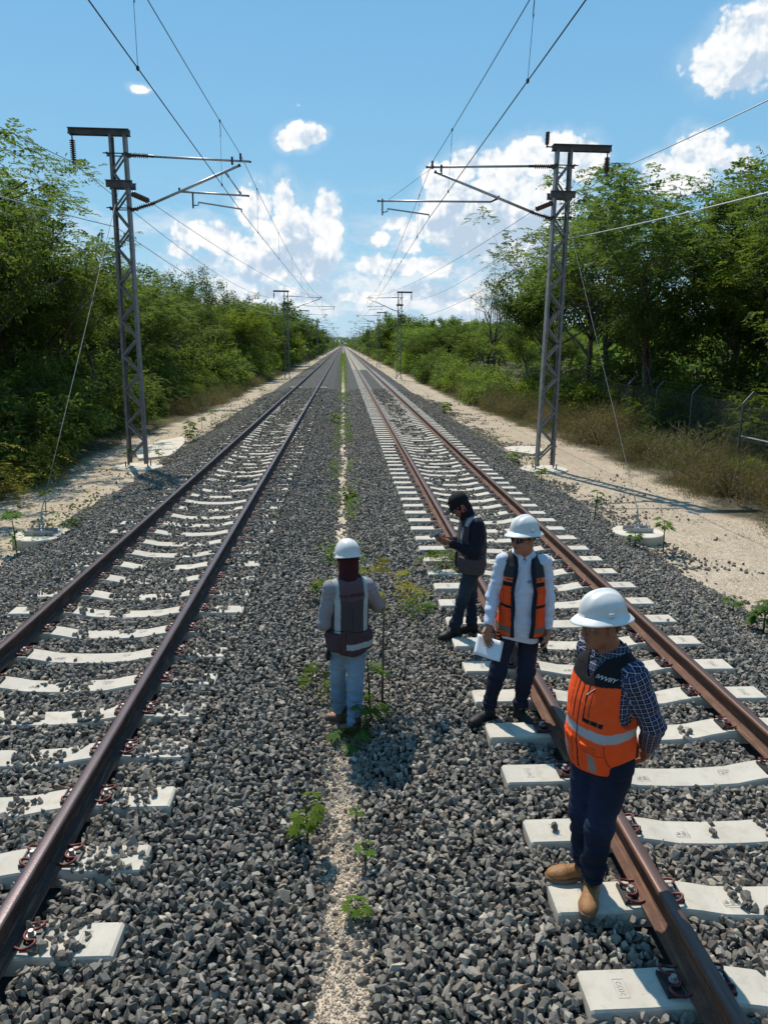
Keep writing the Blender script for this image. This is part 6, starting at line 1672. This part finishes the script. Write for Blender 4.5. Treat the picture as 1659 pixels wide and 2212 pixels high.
def cutD(p, d):
    for s in (-1, 1): d = smin(d, smax(d - .022, rbox(p, (s*.15, -.03, .81), (.085, .14, .085), .02), .01), .01)
    return d
specD = dict(torso=[(.70, .02, .03, .140, .105), (.80, .02, .03, .155, .118), (.90, .015, .028, .150, .115), (1.02, .01, .03, .152, .115), (1.14, 0, .028, .160, .112), (1.21, 0, .022, .150, .098), (1.27, 0, .005, .115, .080), (1.31, 0, -.02, .075, .064), (1.335, 0, -.035, .06, .056)],
    J=jd_, head=(0, -.115, 1.415), headrot=(R(-2), R(38), 0), skin=(.24, .11, .065),
    handL=((.075, -.235, 1.045), (-.25, -.85, .35), (-.4, .0, .9), .75, 1), handR=((-.055, -.25, 1.03), (.15, -.9, .38), (.3, .1, .9), .75, -1), footL=R(20), footR=R(-5),
    hem=.02, legw=.90, waist=.80, jeans=((.050, .070, .095), (.012, .020, .034)), seed=14.2, bootc=(.018, .017, .016), lacec=(.04, .04, .04), solec=(.02, .018, .016), bs=1.0,
    sleeve=(.066, .058, .042), cuff=.97, shirtoff=.010, shirthem=lambda p: .76, fold=.005, collar=.5, shirtc=(.010, .012, .022),
    vest0=lambda p: .70 + .0*p[:, 0], vestoff=.026, vfold=.009, vestcut=cutD, vestc=vD, hair=0, h=.0065, hb=.0055, hv=.005, neckhole=.085)
pD = at_z(1003, 1368, -.02); rootD, ID_ = build_person('D', 'man in black cap and grey vest, head bowed over a phone', (float(pD[0]) + .01, float(pD[1]), -.03), TD, specD)
def hoodD(p):
    q = ID_['hd'].L(p); d = smin(ellip(q, (0, .014, .03), (.082, .103, .090)), ellip(q, (0, .01, -.05), (.070, .078, .075)), .03); d = smin(d, cone(p, ID_['neck'][0], ID_['neck'][1], .080, .070), .03) + folds(p, .004, (14, 14, 30))
    d = smax(d, ID_['neck'][0][2] - .02 - p[:, 2], .01); return smax(d, -ellip(q, (0, -.085, -.02), (.062, .065, .052)), .008)
def hdt(V):
    q = ID_['hd'].L(V); c = np.tile(np.array((.012, .012, .016), np.float32), (len(V), 1)); m = (np.abs(q[:, 1] + .01) < .035) & (np.abs(q[:, 2] + .02) < .04) & (vnoise(V*55) > .03); c[m] = (.38, .12, .17); return c
Dh = np.asarray(specD['head']); sdf_obj('hood', hoodD, Dh - [.17, .17, .24], Dh + .17, .005, M_CLOTH, rootD, hdt)
def capD(p):
    q = ID_['hd'].L(p); d = ellip(q, (0, .012, .048), (.093, .110, .095)); d = smax(d, .028 - q[:, 2] - .02*(q[:, 1] < -9), .006)
    b = rbox(q - np.array([0, 0, 0], np.float32), (0, -.125, .030), (.072, .062, .004), .003); w = smax(ellip(q, (0, -.105, .022 + .0), (.078, .085, .3)), np.abs(q[:, 2] - .034 + (q[:, 0]**2)*2.4 + (q[:, 1] + .1)*-.12) - .003, .003)
    return smin(d, smax(w, q[:, 1] + .05, .01), .006)
cap = sdf_obj('cap', capD, Dh - .24, Dh + .24, .0045, M_CLOTH, rootD, (.011, .011, .013))
# yellow badge of letters on the front of the cap
me = text_mesh('SMEX', .024); v = np.empty(len(me.vertices)*3, np.float32); me.vertices.foreach_get('co', v); v = v.reshape(-1, 3)
ang = v[:, 0]/.098 + .35; q = np.stack([np.sin(ang)*.0955, -np.cos(ang)*.113 + .012 + (v[:, 1])*.35, .082 + v[:, 1]*.9], 1); P3 = q @ ID_['hd'].R.T + Dh
me.vertices.foreach_set('co', P3.astype(np.float32).ravel()); me.update(); link('badge', me, M_PRINTY, cap)
mb = MB(); mb.box((-.037, -.004, -.075), (.037, .004, .075)); ph = mb.build('phone', M_GLASS, None, False, .003); Mz = Matrix.Rotation(TD, 3, 'Z')
ph.location = rootD.location + Mz @ Vector((.01, -.355, 1.125)); ph.rotation_euler = (R(-62), 0, TD); tag(ph, 'dark phone held in both hands by the man with the black cap', 'phone')

# ================================================================== LABELS: look-alikes are told apart by their order going away from the camera
def order_labels():
    seen = {}
    for o in bpy.data.objects:
        if o.parent is None and o.get('category') and o.get('group') and o.get('kind') is None: seen.setdefault(o['label'], []).append(o)
    for lab, os_ in seen.items():
        if 1 < len(os_) <= 60:
            os_.sort(key=lambda o: o.location.y)
            for i, o in enumerate(os_): o['label'] = f'{ordn(i)} {lab}, from the camera'
order_labels()
